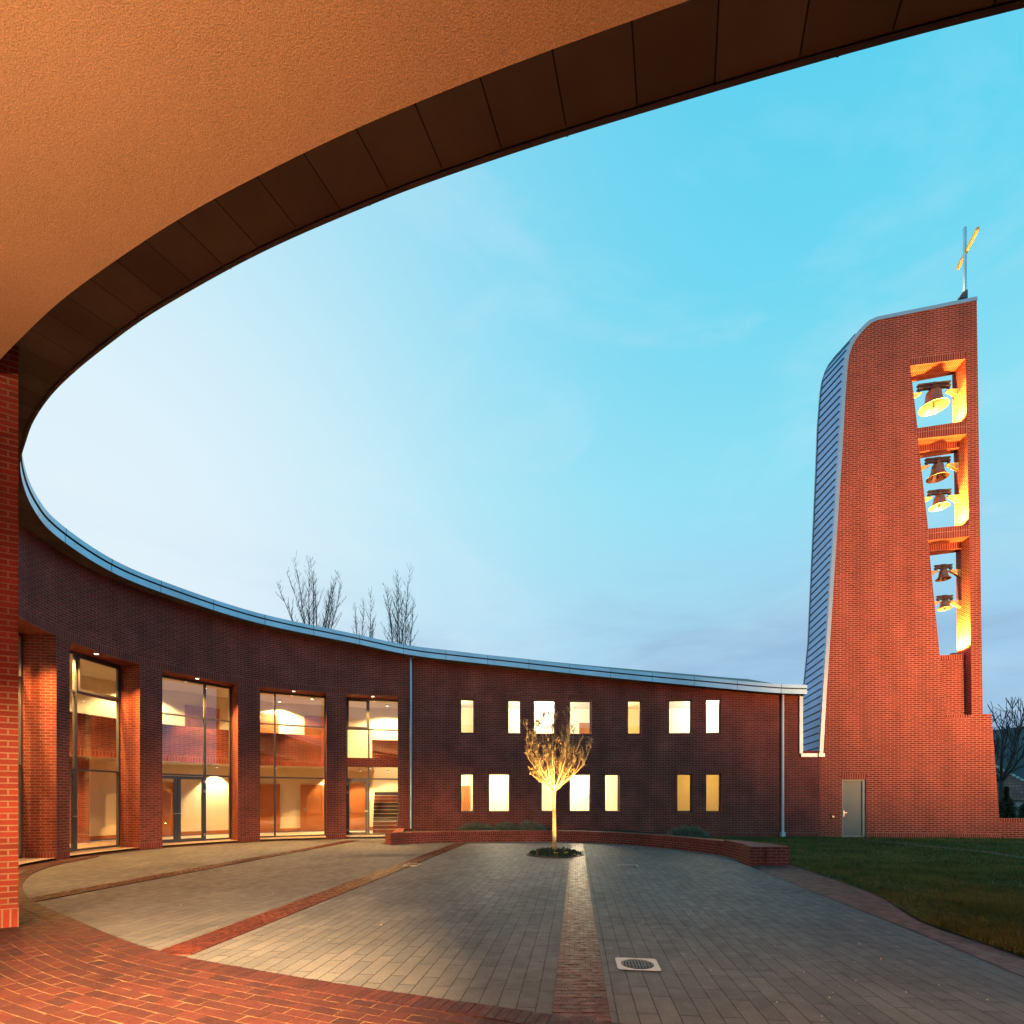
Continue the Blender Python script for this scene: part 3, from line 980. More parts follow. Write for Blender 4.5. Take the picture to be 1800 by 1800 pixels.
screen(0, BAYS[0], [.42], [4.58, 2.47], [(.02, .40, 2.45, 1)], (2.98, 3.36), (.02, .41, 4.6, 5.84))
screen(1, BAYS[1], [.26], [4.60, 2.47], [])
screen(2, BAYS[2], [.66], [4.58, 2.47], [(.02, .33, 2.42, 1), (.335, .655, 2.42, -1)])
screen(3, BAYS[3], [.42], [4.75, 2.47], [(.04, .41, 2.42, 1)], None, (.43, .98, 4.78, 5.84))
screen(4, BAYS[4], [.5], [4.75, 2.47], [])
screen(5, BAYS[5], [.5], [4.75, 2.47], [])

# ceiling spotlights of the hall: top level things
def spot_thing(s, o, z, label, power, cone, aim, grp='ceiling spotlights behind the glazed bays'):
    p = WALL.off(s, o)
    e = empty('ceiling_spotlight', (p[0], p[1], z), label, 'lamp', grp)
    mb = MB(); mb.tube((p[0], p[1], z), (p[0], p[1], z - .17), .055, .055, 14); mb.build('housing', 'trim', e)
    mb = MB(); mb.poly([(p[0] + .05 * math.cos(t), p[1] + .05 * math.sin(t)) for t in np.linspace(0, 2 * math.pi, 13)[:-1]], z - .165, None, 0, True)
    mb.build('lens', 'lamp', e)
    lamp('spot_beam', 'SPOT', (p[0], p[1], z - .19), power, (1, .52, .16), target=aim, spot_size=R(cone), spot_blend=.6, shadow_soft_size=.05, parent=e)
WLAB = ['in the upper left of the bay with the brick stair', 'high on the left of the bay next to the stair bay', 'high on the left of the wide bay with the double door', 'high in the narrow bay with a single glass door', 'high in the sliver of bay beside the foreground pier', 'in the last bay hidden behind the foreground pier']
for i, (a, b) in enumerate(BAYS):
    spot_thing(b - .42, 1.02, 6.1, 'small round ceiling spotlight ' + WLAB[i], 3500, 84, (*WALL.off(a + .05, .25), 2.1))
    if i in (1, 2):
        p_ = WALL.off(a + .5, 1.9)
        spot_thing(a + .5, 1.9, 6.1, 'small round ceiling spotlight near the right edge of the ' + ('bay beside the stair bay' if i == 1 else 'wide bay with the double door'), 1200, 80, (p_[0], p_[1], 0))
# hidden lamps on the gallery and under it, plus added ones in the bay soffits
def plain_light(s, o, z, power, cone=120, col=(1, .70, .34), out=None):
    p = WALL.off(s, o)
    mb = MB(); mb.tube((p[0], p[1], z), (p[0], p[1], z - .07), .06, .06, 12)
    mb.poly([(p[0] + .055 * math.cos(t), p[1] + .055 * math.sin(t)) for t in np.linspace(0, 2 * math.pi, 13)[:-1]], z - .068, None, 1, True)
    ob = mb.build('downlight_incl_added', ['trim', 'lamp_room'], BLD)
    lamp('downlight_incl_added_beam', 'SPOT', (p[0], p[1], z - .08), power, col, target=((p[0], p[1], 0) if out is None else (*WALL.off(s, o - 1.3), 0)), spot_size=R(cone), spot_blend=.35, shadow_soft_size=.04, parent=ob)
for i, (a, b) in enumerate(BAYS[1:]):
    plain_light(a - .2, 3.95, GZ, 800, 92)
    plain_light((a + b) / 2 + .3, 3.7, 6.1, 1150, 140)
for a, b in BAYS:
    plain_light((a + b) / 2, .26, LINT + .062, 1150, 118, (1, .44, .10), -.25)  # added lamps, brighten the jambs and thresholds of the bays
plain_light(BAYS[0][1] - .5, 3.2, 3.0, 600, 120)
plain_light(BAYS[0][0] + .6, 3.2, 6.1, 1300, 150)
plain_light(BAYS[0][0] + .55, 3.4, 3.0, 200, 130)

# ================================================================== TOWER
T0 = Vector((12.78, 21.30)); TT = Vector((1, -.157)).normalized(); TN = Vector((.157, 1)).normalized()
def tp(x, y):
    """pixel -> (a, z) on the tower front"""
    u = (x - 900) / F
    Y = (21.30 + .157 * 12.78) / (1 + .157 * u)
    P = Vector((u * Y, Y))
    return ((P - T0).dot(TT), EYE + (HOR - y) / F * Y)
def t3(a, z, d=0.0):
    p = T0 + TT * a + TN * d
    return Vector((p.x, p.y, z))
TW = empty('bell_tower', (16.2, 21.0, 0), 'tall tapering red brick bell tower with metal clad flank and three stacked bell openings', 'tower')
OUT = [tp(1440, 1324), tp(1446.5, 1210), tp(1453.8, 1100), tp(1464, 940), tp(1474, 785), tp(1478.5, 705), tp(1481, 669), tp(1482.5, 648), tp(1486, 624), tp(1492.5, 605), tp(1500, 592.5), tp(1508.5, 582), tp(1517, 573), tp(1527, 564), tp(1541, 557.5),
       tp(1717, 522), tp(1727.5, 1255), tp(1743, 1255), tp(1760, 1480)]
OUT = [(OUT[0][0], -.12)] + OUT[:-1] + [(OUT[-1][0], -.12)]
aL = OUT[0][0]
HOLES = [[tp(1600, 643), tp(1697.5, 630.5), tp(1698.7, 740), tp(1613, 752.5)],
         [tp(1613.6, 771.5), tp(1700, 762.5), tp(1703, 922.5), tp(1631.7, 929.3)],
         [tp(1631.7, 950), tp(1704, 943), tp(1708, 1256.5), tp(1662.5, 1256.5)],
         [tp(1480, 1370), tp(1522, 1370), (tp(1522, 1400)[0], .04), (tp(1480, 1400)[0], .04)]]
def Dep(a):
    a6 = tp(1600, 650)[0]; a7 = tp(1700, 650)[0]
    return float(np.interp(a, [0, a6, a7, a7 + 2], [1.25, .98, .78, .78]))
def tower_face(rear):
    loops = [OUT] + HOLES[:3 if rear else 4]
    flat = [p for l in loops for p in l]
    tris = tessellate_polygon([[Vector((p[0], p[1], 0)) for p in l] for l in loops])
    return flat, tris
mb = MB()
flat, tris = tower_face(False)
for t in tris:
    q = [flat[i] for i in t]
    ar = (q[1][0] - q[0][0]) * (q[2][1] - q[0][1]) - (q[1][1] - q[0][1]) * (q[2][0] - q[0][0])
    if ar < 0: q = q[::-1]
    mb.face([t3(a, z) for a, z in q], [(a, z) for a, z in q])
LEFT_ = set(tuple(p) for p in OUT[:15])
flat, tris = tower_face(True)
for t in tris:
    q = [flat[i] for i in t]
    ar = (q[1][0] - q[0][0]) * (q[2][1] - q[0][1]) - (q[1][1] - q[0][1]) * (q[2][0] - q[0][0])
    if ar > 0: q = q[::-1]
    mb.face([t3(a + (.42 if (a, z) in LEFT_ else 0), z, Dep(a)) for a, z in q], [(a, z) for a, z in q])
# right flank
n = len(OUT)
for i in range(n):
    p, q = OUT[i], OUT[(i + 1) % n]
    if 0 < i < 16: continue       # left side and roof are metal
    L = math.hypot(q[0] - p[0], q[1] - p[1])
    vert = abs(q[1] - p[1]) > abs(q[0] - p[0])
    uv = [(0, p[1]), (0, q[1]), (Dep(q[0]), q[1]), (Dep(p[0]), p[1])] if vert else [(p[0], 0), (q[0], 0), (q[0], Dep(q[0])), (p[0], Dep(p[0]))]
    mb.face([t3(*p), t3(*q), t3(*q, Dep(q[0])), t3(*p, Dep(p[0]))], uv)
# reveals
for hi, h in enumerate(HOLES):
    for i in range(4):
        p, q = h[i], h[(i + 1) % 4]
        d0, d1 = (Dep(p[0]), Dep(q[0])) if hi < 3 else (.14, .14)
        vert = i % 2 == 1
        if vert:
            uv = [(0, p[1]), (0, q[1]), (d1, q[1]), (d0, p[1])]; mi = 0
        else:
            uv = [(p[0], 0), (q[0], 0), (q[0], d1), (p[0], d0)]; mi = 1
        mb.face([t3(*p), t3(*p, d0), t3(*q, d1), t3(*q)], [uv[0], uv[3], uv[2], uv[1]], mi)
    # soldier course above
    if hi in (0,):
        p, q = h[0], h[1]
        mb.face([t3(p[0], p[1], -.006), t3(q[0], q[1], -.006), t3(q[0], q[1] + .3, -.006), t3(p[0], p[1] + .3, -.006)], [(p[0], 0), (q[0], 0), (q[0], .3), (p[0], .3)], 1)
    if hi == 3:
        p, q = h[0], h[1]
        mb.face([t3(p[0] - .03, p[1], -.006), t3(q[0] + .03, q[1], -.006), t3(q[0] + .03, q[1] + .25, -.006), t3(p[0] - .03, p[1] + .25, -.006)], [(p[0], 0), (q[0], 0), (q[0], .3), (p[0], .3)], 1)
# beams between the openings: soldier bond front
for up, lo in ((HOLES[0], HOLES[1]), (HOLES[1], HOLES[2])):
    p, q, s, r = lo[0], lo[1], up[2], up[3]
    mb.face([t3(p[0], p[1], -.006), t3(q[0], q[1], -.006), t3(s[0], s[1], -.006), t3(r[0], r[1], -.006)], [(p[0], .02), (q[0], .02), (s[0], .5), (r[0], .5)], 1)
# rear beams hanging lower in openings 2 and 3
for h in HOLES[1:3]:
    p, q = h[0], h[1]
    for (d0, d1, dz) in ((.42, None, .27),):
        D0, D1 = Dep(p[0]) - .01, Dep(q[0]) - .01
        mb.face([t3(p[0] + .02, p[1] - dz, d0), t3(q[0], q[1] - dz, d0), t3(q[0], q[1], d0), t3(p[0], p[1], d0)], [(p[0], 0), (q[0], 0), (q[0], dz), (p[0], dz)], 1)
        mb.face([t3(p[0] + .02, p[1] - dz, d0), t3(p[0] + .02, p[1] - dz, D0), t3(q[0], q[1] - dz, D1), t3(q[0], q[1] - dz, d0)], [(p[0], 0), (p[0], .4), (q[0], .4), (q[0], 0)], 1)
        mb.face([t3(p[0] + .02, p[1] - dz, D0), t3(q[0], q[1] - dz, D1), t3(q[0], q[1], D1), t3(p[0], p[1], D0)], [(p[0], 0), (q[0], 0), (q[0], dz), (p[0], dz)], 1)
# infill of the lower recess
zi = tp(1680, 1147.5)[1]; h = HOLES[2]
x0 = h[3][0] - (h[3][0] - h[0][0]) * (zi - h[3][1]) / (h[0][1] - h[3][1])
x1 = h[2][0]
mb.face([t3(h[3][0], h[3][1], .3), t3(x1, h[2][1], .3), t3(x1, zi, .3), t3(x0, zi, .3)], [(h[3][0], h[3][1]), (x1, h[2][1]), (x1, zi), (x0, zi)])
mb.face([t3(x0, zi, .3), t3(x1, zi, .3), t3(x1, zi, .8), t3(x0, zi, .95)], [(x0, 0), (x1, 0), (x1, .5), (x0, .5)], 1)
mb.face([t3(h[3][0], h[3][1], .78), t3(x1, h[2][1], .74), t3(x1, zi, .74), t3(x0, zi, .78)], [(h[3][0], h[3][1]), (x1, h[2][1]), (x1, zi), (x0, zi)])
mb.face([t3(x0 + .02, zi - .2, .294), t3(x1, zi - .2, .294), t3(x1, zi + .004, .294), t3(x0, zi + .004, .294)], [(x0, .1), (x1, .1), (x1, .3), (x0, .3)], 1)
mb.face([t3(h[3][0], h[3][1] - .12, -.006), t3(x1, h[2][1] - .12, -.006), t3(x1, h[2][1] - .005, -.006), t3(h[3][0], h[3][1] - .005, -.006)], [(h[3][0], 0), (x1, 0), (x1, .13), (h[3][0], .13)], 1)
# plinth and coping of the shoulder
p, q = OUT[0], OUT[-1]
mb.face([t3(HOLES[3][1][0] + .02, -.05, -.006), t3(q[0] - .01, -.05, -.006), t3(q[0] - .06, .25, -.006), t3(HOLES[3][1][0] + .02, .25, -.006)], [(2, 0), (8, 0), (8, .3), (2, .3)], 1)
mb.build('wall', ['tbrick', 'tsoldier'], TW)

# metal flank: front edge -> rear edge
EDGE = OUT[1:16]
def sidev(z):
    zz = [3.6, 8.8, 18.0, 22.0]
    return Vector((float(np.interp(z, zz, [.72, .55, -.13, -.2])), float(np.interp(z, zz, [2.95, 2.3, 1.4, 1.2])), 0))
def edge_at(z):
    for (p, q) in zip(EDGE[:-1], EDGE[1:]):
        if p[1] <= z <= q[1] + 1e-9:
            f = (z - p[1]) / max(1e-9, q[1] - p[1])
            return t3(p[0] + (q[0] - p[0]) * f, z)
    return t3(*EDGE[-1])
zs = list(np.arange(EDGE[0][1], EDGE[-1][1], .15)) + [EDGE[-1][1]]
mb = MB()
for z0, z1 in zip(zs[:-1], zs[1:]):
    a, b = edge_at(z0), edge_at(z1)
    mb.face([a, b, b + sidev(z1), a + sidev(z0)], [(0, z0), (0, z1), (2, z1), (2, z0)])
# roof sheet to the right
P = [t3(*p) for p in OUT[15:17]]
mb.face([P[0], P[1], P[1] + Vector((TN.x, TN.y, 0)) * .8, P[0] + sidev(20)])
mb.build('metal_cladding', 'clad', TW)
mb = MB()
for z in np.arange(EDGE[0][1] + .25, EDGE[-1][1] - .25, .31):
    a = edge_at(z); v = sidev(z)
    nrm = Vector((-v.y, v.x, 0)).normalized()
    a0 = a + v * .06; b0 = a + v * .97
    mb.beam(a0 + nrm * .012, b0 + nrm * .012, .03, .034)
v0 = EDGE[0]
mb.build('cladding_seams', 'zinc_dark', TW)
# pale trim along the metal edge and coping
mb = MB()
path = OUT[1:17]
inner = []
for i, p in enumerate(path):
    pa = Vector(path[max(0, i - 1)]); pb = Vector(path[min(len(path) - 1, i + 1)])
    d = (pb - pa).normalized(); nn = Vector((d.y, -d.x))
    inner.append(Vector(p) + nn * .145)
for i in range(len(path) - 1):
    p, q = path[i], path[i + 1]; p2, q2 = inner[i], inner[i + 1]
    mb.face([t3(*p, -.03), t3(*p2, -.03), t3(*q2, -.03), t3(*q, -.03)])
    mb.face([t3(*p2, -.03), t3(*p2, .0), t3(*q2, .0), t3(*q2, -.03)])
    mb.face([t3(*p, -.03), t3(*q, -.03), t3(*q, .12), t3(*p, .12)])
# rear edge trim
for z0, z1 in zip(zs[:-1], zs[1:]):
    a, b = edge_at(z0) + sidev(z0), edge_at(z1) + sidev(z1)
    mb.beam(a, b, .06, .06)
# frame round the foot of the cladding beside the building
zb0 = EDGE[0][1] - .16
pl = WALL.off(s_end_metal - .07, -.03); pr = t3(EDGE[0][0] + .02, 0, -.03)
pl = Vector((pl[0], pl[1], 0))
d = (pr - pl); 
mb.beam((pl.x, pl.y, zb0 + .075), (pr.x + .17, pr.y - .03, zb0 + .075), .07, .15)
mb.beam((pl.x, pl.y, zb0 + .15), (pl.x, pl.y, eave_z_for((pl.x, pl.y)) + .02), .14, .07, 0, (0, 1, 0))
mb.build('trim', 'trim', TW)
# tower door
h = HOLES[3]
a0, a1 = h[0][0], h[1][0]; z0, z1 = h[2][1], h[0][1]
DR = MB()
DR.face([t3(a0, z0, .11), t3(a1, z0, .11), t3(a1, z1, .11), t3(a0, z1, .11)])
def tbox(m, xa, xb, za, zb, d0, d1, mi=0):
    c = t3((xa + xb) / 2, (za + zb) / 2, (d0 + d1) / 2)
    m.box(c, (xb - xa, d1 - d0, zb - za), (TT.x, TT.y), mi)
dd = DR.build('door', 'tdoor', TW)
m2 = MB()
tbox(m2, a0, a0 + .07, z0, z1, .05, .115); tbox(m2, a1 - .1, a1, z0, z1, .05, .115); tbox(m2, a0 + .07, a1 - .1, z1 - .08, z1, .05, .113); tbox(m2, a0 + .07, a1 - .1, z0, z0 + .06, .05, .113)
m2.build('frame', 'tframe', dd)
m2 = MB(); tbox(m2, a0 + .06, a0 + .2, 1.03, 1.06, .0, .03); tbox(m2, a0 + .07, a0 + .11, .88, 1.12, .03, .06)
m2.build('handle', 'steel', dd)
m2 = MB(); la, lz = tp(1463, 1433)
tbox(m2, la - .07, la + .07, lz - .1, lz + .1, -.04, 0.0, 0); tbox(m2, la - .03, la + .05, lz - .09, lz - .02, -.07, -.04, 1)
m2.build('socket_box', ['tbrick', 'steel'], TW)

# brackets + bells
def bell(xm, ym, xtop, ytop, wpx, bar, label, jamb_x, D=.5):
    Yf = 20.45
    a, z = tp(xm, ym)
    c = t3(a, z, D)
    # correct for depth: keep the same pixel
    k = c.y / t3(a, z).y
    c = px(xm, ym, c.y)
    dia = wpx / F * c.y
    hgt = (ym - ytop) / F * c.y
    r = dia / 2
    e = empty('church_bell', tuple(c), label, 'bell', 'bells hanging in the tower openings')
    mb = MB()
    prof = [(.0, hgt * 1.0), (r * .42, hgt * .98), (r * .52, hgt * .88), (r * .56, hgt * .6), (r * .62, hgt * .38), (r * .74, hgt * .19), (r * .90, hgt * .06), (r, 0), (r * .95, -.01), (r * .86, hgt * .06), (r * .68, hgt * .2), (r * .54, hgt * .4), (r * .47, hgt * .85), (0, hgt * .9)]
    mb.lathe(prof, 28, c)
    mb.build('bell_body', 'bronze', e, smooth=True)
    m2 = MB(); m2.tube((c.x, c.y, c.z + hgt * .85), (c.x, c.y, c.z + .02), .018, .022, 8)
    m2.lathe([(0, .07), (.045, .04), (.05, 0), (.03, -.05), (0, -.1)], 10, (c.x, c.y, c.z + .02)); m2.build('clapper', 'blackmetal', e)
    # headstock: twin channel beam along the wall
    x0, x1, yb = bar
    hz = c.z + hgt
    m3 = MB()
    b0 = px(x0, yb, c.y); b1 = px(x1, yb, c.y)
    hw = abs(b1.x - b0.x)
    k_ = .35 + .65 * dia
    zc = hz + .20 * k_
    mid = Vector((c.x, c.y, zc))
    half = hw / 2
    off = Vector((TT.x, TT.y, 0))
    th = .06 * k_
    for dz in (-.075 * k_, .075 * k_):
        m3.beam(mid - off * half + Vector((0, 0, dz)), mid + off * half + Vector((0, 0, dz)), .15 * k_, th)
    m3.beam(mid - off * (half - .02), mid + off * (half - .02), .04, .1 * k_)
    # crown straps
    for q in (-.09 * k_, 0, .09 * k_):
        m3.beam(mid + off * q * 1.6 + Vector((0, 0, -.17 * k_)), mid + off * q + Vector((0, 0, .15 * k_)), .04, .06)
    m3.lathe([(0, .15 * k_), (.08 * k_, .12 * k_), (.11 * k_, .02), (.13 * k_, -.08 * k_), (.08 * k_, -.16 * k_)], 10, mid)
    for sgn in (-1, 1):
        m3.beam(mid + off * sgn * (half - .05) + Vector((0, 0, -.08 * k_)), mid + off * sgn * (half - .05) + Vector((0, 0, -.27 * k_)), .08, .07, 0, (TT.x, TT.y, 0))
    m3.build('headstock', 'yoke', e)
    # brackets belong to the tower
    zb = zc - .27 * k_
    for sgn in (-1, 1):
        tip = mid + off * sgn * (half - .14); tip.z = zb
        # inner face of jamb at this height
        a_in = (Vector((mid.x, mid.y)) - T0).dot(TT)
        hs = [hh for hh in HOLES[:3] if hh[3][1] - .2 < zb < hh[0][1] + .2][0]
        if sgn > 0:
            f = (zb - hs[2][1]) / (hs[1][1] - hs[2][1]); aj = hs[2][0] + (hs[1][0] - hs[2][0]) * f
        else:
            f = (zb - hs[3][1]) / (hs[0][1] - hs[3][1]); aj = hs[3][0] + (hs[0][0] - hs[3][0]) * f
        dd_ = (Vector((mid.x, mid.y)) - T0).dot(TN)
        root = t3(aj, zb, dd_)
        m4 = MB()
        m4.beam(tip, root, .16, .03)
        w_ = .02
        for q in (-.06, .06):
            o = Vector((TN.x, TN.y, 0)) * q
            low = root - Vector((0, 0, min(.36, (root - tip).length * .55 + .05)))
            A1, A2, A3 = tip + o, root + o, low + o
            n_ = Vector((TN.x, TN.y, 0)) * .012
            m4.face([A1 - n_, A2 - n_, A3 - n_]); m4.face([A3 + n_, A2 + n_, A1 + n_]); m4.face([A1 - n_, A3 - n_, A3 + n_, A1 + n_])
        m4.build('bell_bracket', 'bracket', TW)
bell(1641, 716, 1641, 687, 43, (1617, 1668, 683), 'largest bronze bell hanging alone in the topmost opening of the tower', 1698)
bell(1648, 840, 1648, 816, 32.5, (1628, 1667, 813), 'upper and larger of two bells in the middle tower opening', 1700)
bell(1651, 891, 1651, 872, 29.5, (1632, 1668, 869), 'lower bell of the pair in the middle tower opening', 1702)
bell(1658, 1018, 1658, 1002, 22.5, (1644, 1671.5, 998), 'upper of two small bells in the lowest tall tower opening', 1704)
bell(1660.5, 1070, 1660.5, 1056, 22, (1648, 1673, 1054), 'smallest bell hanging lowest in the tower', 1705)

# belfry lamps: small floodlights standing on the sills
def belfry(a, z, d, power, aim, label, col=(1, .50, .075), size=160):
    p = t3(a, z, d)
    e = empty('belfry_floodlight', tuple(p), label, 'lamp', 'floodlights on the bell opening sills')
    mb = MB(); mb.box((p.x, p.y, p.z + .05), (.22, .14, .08), (TT.x, TT.y)); mb.box((p.x, p.y, p.z + .01), (.06, .1, .02), (TT.x, TT.y)); mb.build('housing', 'blackmetal', e)
    mb = MB(); q = t3(a, z + .093, d); mb.box(q, (.18, .1, .004), (TT.x, TT.y)); mb.build('lens', 'lamp', e)
    lamp('belfry_beam', 'SPOT', t3(a, z + .14, d), power, col, target=t3(*aim), spot_size=R(size), spot_blend=.6, shadow_soft_size=.06, parent=e)
for hh, wd, pw in ((HOLES[0], 'under the largest bell', 2300), (HOLES[1], 'of the middle bell opening', 2600)):
    zz_ = hh[2][1] - .02; zl_ = hh[3][1] - .02
    belfry(hh[2][0] - .35, zz_, .25, pw, (hh[2][0] - .5, hh[1][1] + 3, .5), 'right hand floodlight on the sill ' + wd)
    belfry(hh[3][0] + .40, zl_, .25, pw * .9, (hh[3][0] + .6, hh[1][1] + 3, .5), 'left hand floodlight on the sill ' + wd)
h = HOLES[2]; belfry(x1 - .35, zi + .01, .45, 5000, (x1 - .4, h[1][1] + 3, .5), 'floodlight on the brick sill of the lowest bell opening')

# cross
cz = px(1697, 441, 20.8)
CR = empty('rooftop_cross', tuple(px(1695, 521, 20.8)), 'slim pale metal cross on the top edge of the bell tower', 'cross')
mb = MB(); b0 = px(1696, 522, 20.8); t0 = px(1696, 400, 20.8); mb.beam((b0.x, b0.y, b0.z - .1), (b0.x, b0.y, t0.z), .085, .085); mb.build('upright', 'zinc', CR)
mb = MB(); mb.beam((18.70, 21.48, cz.z), (18.18, 19.98, cz.z), .10, .13); mb.build('crossbar', 'gold', CR)
mb = MB(); bz = px(1696, 524, 20.8).z
prof = [(0, 0), (-.30, 0), (-.28, .12), (-.2, .24), (-.08, .32), (0, .34)]
pts0 = [Vector((b0.x + .06 + q[0] * TT.x, b0.y + q[0] * TT.y - .07, bz + q[1] - .05)) for q in prof]
dv = Vector((TN.x, TN.y, 0)) * .14
mb.face(pts0[::-1]); mb.face([p + dv for p in pts0])
for i in range(len(prof)):
    j = (i + 1) % len(prof); mb.face([pts0[i], pts0[j], pts0[j] + dv, pts0[i] + dv])
mb.build('foot_plate', 'zinc_dark', CR)

cq = px(1690, 524, 20.6)  # added lamp, lights the crossbar from below
e = empty('added_cross_light', (cq.x - .25, 20.75, cq.z + .05), 'tiny added spotlight at the foot of the cross, brightens the crossbar', 'lamp')
mb = MB(); mb.box((cq.x - .25, 20.75, cq.z - .12), (.12, .12, .12)); mb.build('housing', 'blackmetal', e)
mb = MB(); mb.box((cq.x - .25, 20.75, cq.z - .057), (.10, .10, .004)); mb.build('lens', 'lamp', e)
lamp('added_cross_beam', 'SPOT', (cq.x - .25, 20.75, cq.z - .02), 420, (1, .66, .22), target=(18.44, 20.73, cz.z), spot_size=R(80), spot_blend=.6, shadow_soft_size=.03, parent=e)
# ================================================================== GROUND
mb = MB()
mb.face([(-600, -300, -.06), (600, -300, -.06), (600, 900, -.06), (-600, 900, -.06)])
struct(mb.build('ground', 'field'))
SL = .125
dvec = Vector((SL, 1)).normalized()
def uv_plank(p): return (p[0] * dvec.x + p[1] * dvec.y, p[0] * dvec.y - p[1] * dvec.x)
def uv_strip(p):
    return (p[0] * dvec.y - p[1] * dvec.x, p[0] * dvec.x + p[1] * dvec.y)
URND = random.Random(77)
def unit_brick(mb, P, z, tilt, mi=0):
    """one laid brick: top face with slightly uneven corners and small bevelled sides"""
    u = (URND.random() * 50, URND.random() * 50)
    cx_ = sum(p[0] for p in P) / 4; cy_ = sum(p[1] for p in P) / 4
    zs_ = z + URND.uniform(-1, 1) * tilt
    gx, gy = URND.uniform(-1, 1) * tilt * 22, URND.uniform(-1, 1) * tilt * 22
    T = [(p[0], p[1], zs_ + (p[0] - cx_) * gx + (p[1] - cy_) * gy) for p in P]
    mb.face(T, [u] * 4, mi)
    for i in range(4):
        a_2, b_2 = T[i], T[(i + 1) % 4]
        o = .0025
        A2 = (a_2[0] + (a_2[0] - cx_) * .02, a_2[1] + (a_2[1] - cy_) * .02, z - .012); B2 = (b_2[0] + (b_2[0] - cx_) * .02, b_2[1] + (b_2[1] - cy_) * .02, z - .012)
        mb.face([a_2, A2, B2, b_2], [u] * 4, mi)
URND2 = random.Random(8)
# planter front curve
PLC = Curve(catmull([(-4.25, 18.0), (-3.9, 18.35), (-3.1, 18.75), (-1.9, 19.1), (.4, 19.4), (2.4, 19.25), (4.0, 18.2), (5.1, 16.7), (5.85, 15.2), (6.15, 14.2), (5.95, 13.2), (5.8, 12.45)]))
near_edge = catmull([(-11.55, 14.2), (-10.95, 12.0), (-9.75, 10.15), (-7.9, 8.25), (-6.1, 6.9), (-3.8, 5.33), (-2.3, 4.65), (-.75, 4.06), (-.1, 3.84), (.28, 3.7), (1.5, 3.33), (3, 2.95), (4.3, 2.66)], .15)
far_edge = [WALL.off(s, -.22) for s in np.arange(BAYS[0][0] - .4, sW(150), .2)]
plaza = [tuple(PLC.off(s, .1)) for s in np.arange(0, PLC.L, .25)][::-1]
poly = plaza + [(-4.75, 18.4)] + far_edge + [tuple(p) for p in near_edge] + [(4.45, 3.4), (4.6, 4.6), (4.72, 5.3), (4.93, 6.7), (5.24, 9.2), (5.7, 12.3)]
mb = MB(); mb.poly(poly, 0.0, uv_plank)
struct(mb.build('plaza_paving', 'paver'))
# brick paving round it: bands following the near edge of the plaza
EDGEC = Curve([WALL.off(s, -.22) for s in np.arange(BAYS[0][0] - .4, sW(150), .2)] + [tuple(p) for p in near_edge] + [(5.2, 2.45), (7.5, 2.1), (11, 1.9)])
mb = MB()
ss = np.arange(0, EDGEC.L, .2)
offs = [-.10, .012, .6, 1.3, 2.2, 3.2, 4.5, 6.5]
for o0, o1 in zip(offs[1:-1], offs[2:]):
    for q0, q1 in zip(ss[:-1], ss[1:]):
        if o0 > .9 and EDGEC.at(q0)[1] > 12: continue
        A, B, C, D = EDGEC.off(q0, o0), EDGEC.off(q1, o0), EDGEC.off(q1, o1), EDGEC.off(q0, o1)
        mb.face([(A[0], A[1], -.004), (D[0], D[1], -.004), (C[0], C[1], -.004), (B[0], B[1], -.004)], [(q0, o0), (q0, o1), (q1, o1), (q1, o0)])
struct(mb.build('brick_path', 'pave'))
s_near = EDGEC.s[int(((EDGEC.p[:, 0] + 10.2) ** 2 + (EDGEC.p[:, 1] - 10.7) ** 2).argmin())]
mb = MB()
for k in range(30):
    o0 = .146 + .108 * k
    q0 = s_near + (k % 2) * .11 + URND2.uniform(-.03, .03)
    while q0 < EDGEC.L - .3:
        ln = .215 + URND2.uniform(-.004, .004)
        g = .0046
        A, B, C, D = EDGEC.off(q0 + g, o0 + g), EDGEC.off(q0 + ln - g, o0 + g), EDGEC.off(q0 + ln - g, o0 + .108 - g), EDGEC.off(q0 + g, o0 + .108 - g)
        if B[1] < 2.3 or (A[0] < -8.6 and o0 > 1.3):
            q0 += ln; continue
        unit_brick(mb, [A, D, C, B], .009, .0011, 0)
        q0 += ln
q = [s_ for s_ in ss if s_ >= s_near]
for q0, q1 in zip(q[:-1], q[1:]):
    A, B, C, D = EDGEC.off(q0, .06), EDGEC.off(q1, .06), EDGEC.off(q1, 3.4), EDGEC.off(q0, 3.4)
    mb.face([(A[0], A[1], .0056), (D[0], D[1], .0056), (C[0], C[1], .0056), (B[0], B[1], .0056)], None, 1)
struct(mb.build('brick_path', ['unit', 'sand']))
mb = MB()
q0 = 0.0
while q0 < EDGEC.L - .1:
    g = .003
    A, B, C, D = EDGEC.off(q0 + g, -.078), EDGEC.off(q0 + .076 - g, -.078), EDGEC.off(q0 + .076 - g, .14), EDGEC.off(q0 + g, .14)
    unit_brick(mb, [A, D, C, B], .0135, .0009, 0)
    q0 += .076
for q0, q1 in zip(ss[:-1], ss[1:]):
    A, B, C, D = EDGEC.off(q0, -.08), EDGEC.off(q1, -.08), EDGEC.off(q1, .145), EDGEC.off(q0, .145)
    mb.face([(A[0], A[1], .006), (D[0], D[1], .006), (C[0], C[1], .006), (B[0], B[1], .006)], None, 1)
struct(mb.build('paving_edge', ['unit', 'joint']))
mb = MB()
mb.face([(-30, -12, -.03), (30, -12, -.03), (30, 3.2, -.03), (-30, 10, -.03)], [(-30, -12), (30, -12), (30, 3), (-30, 10)])
struct(mb.build('passage_floor', 'pave'))
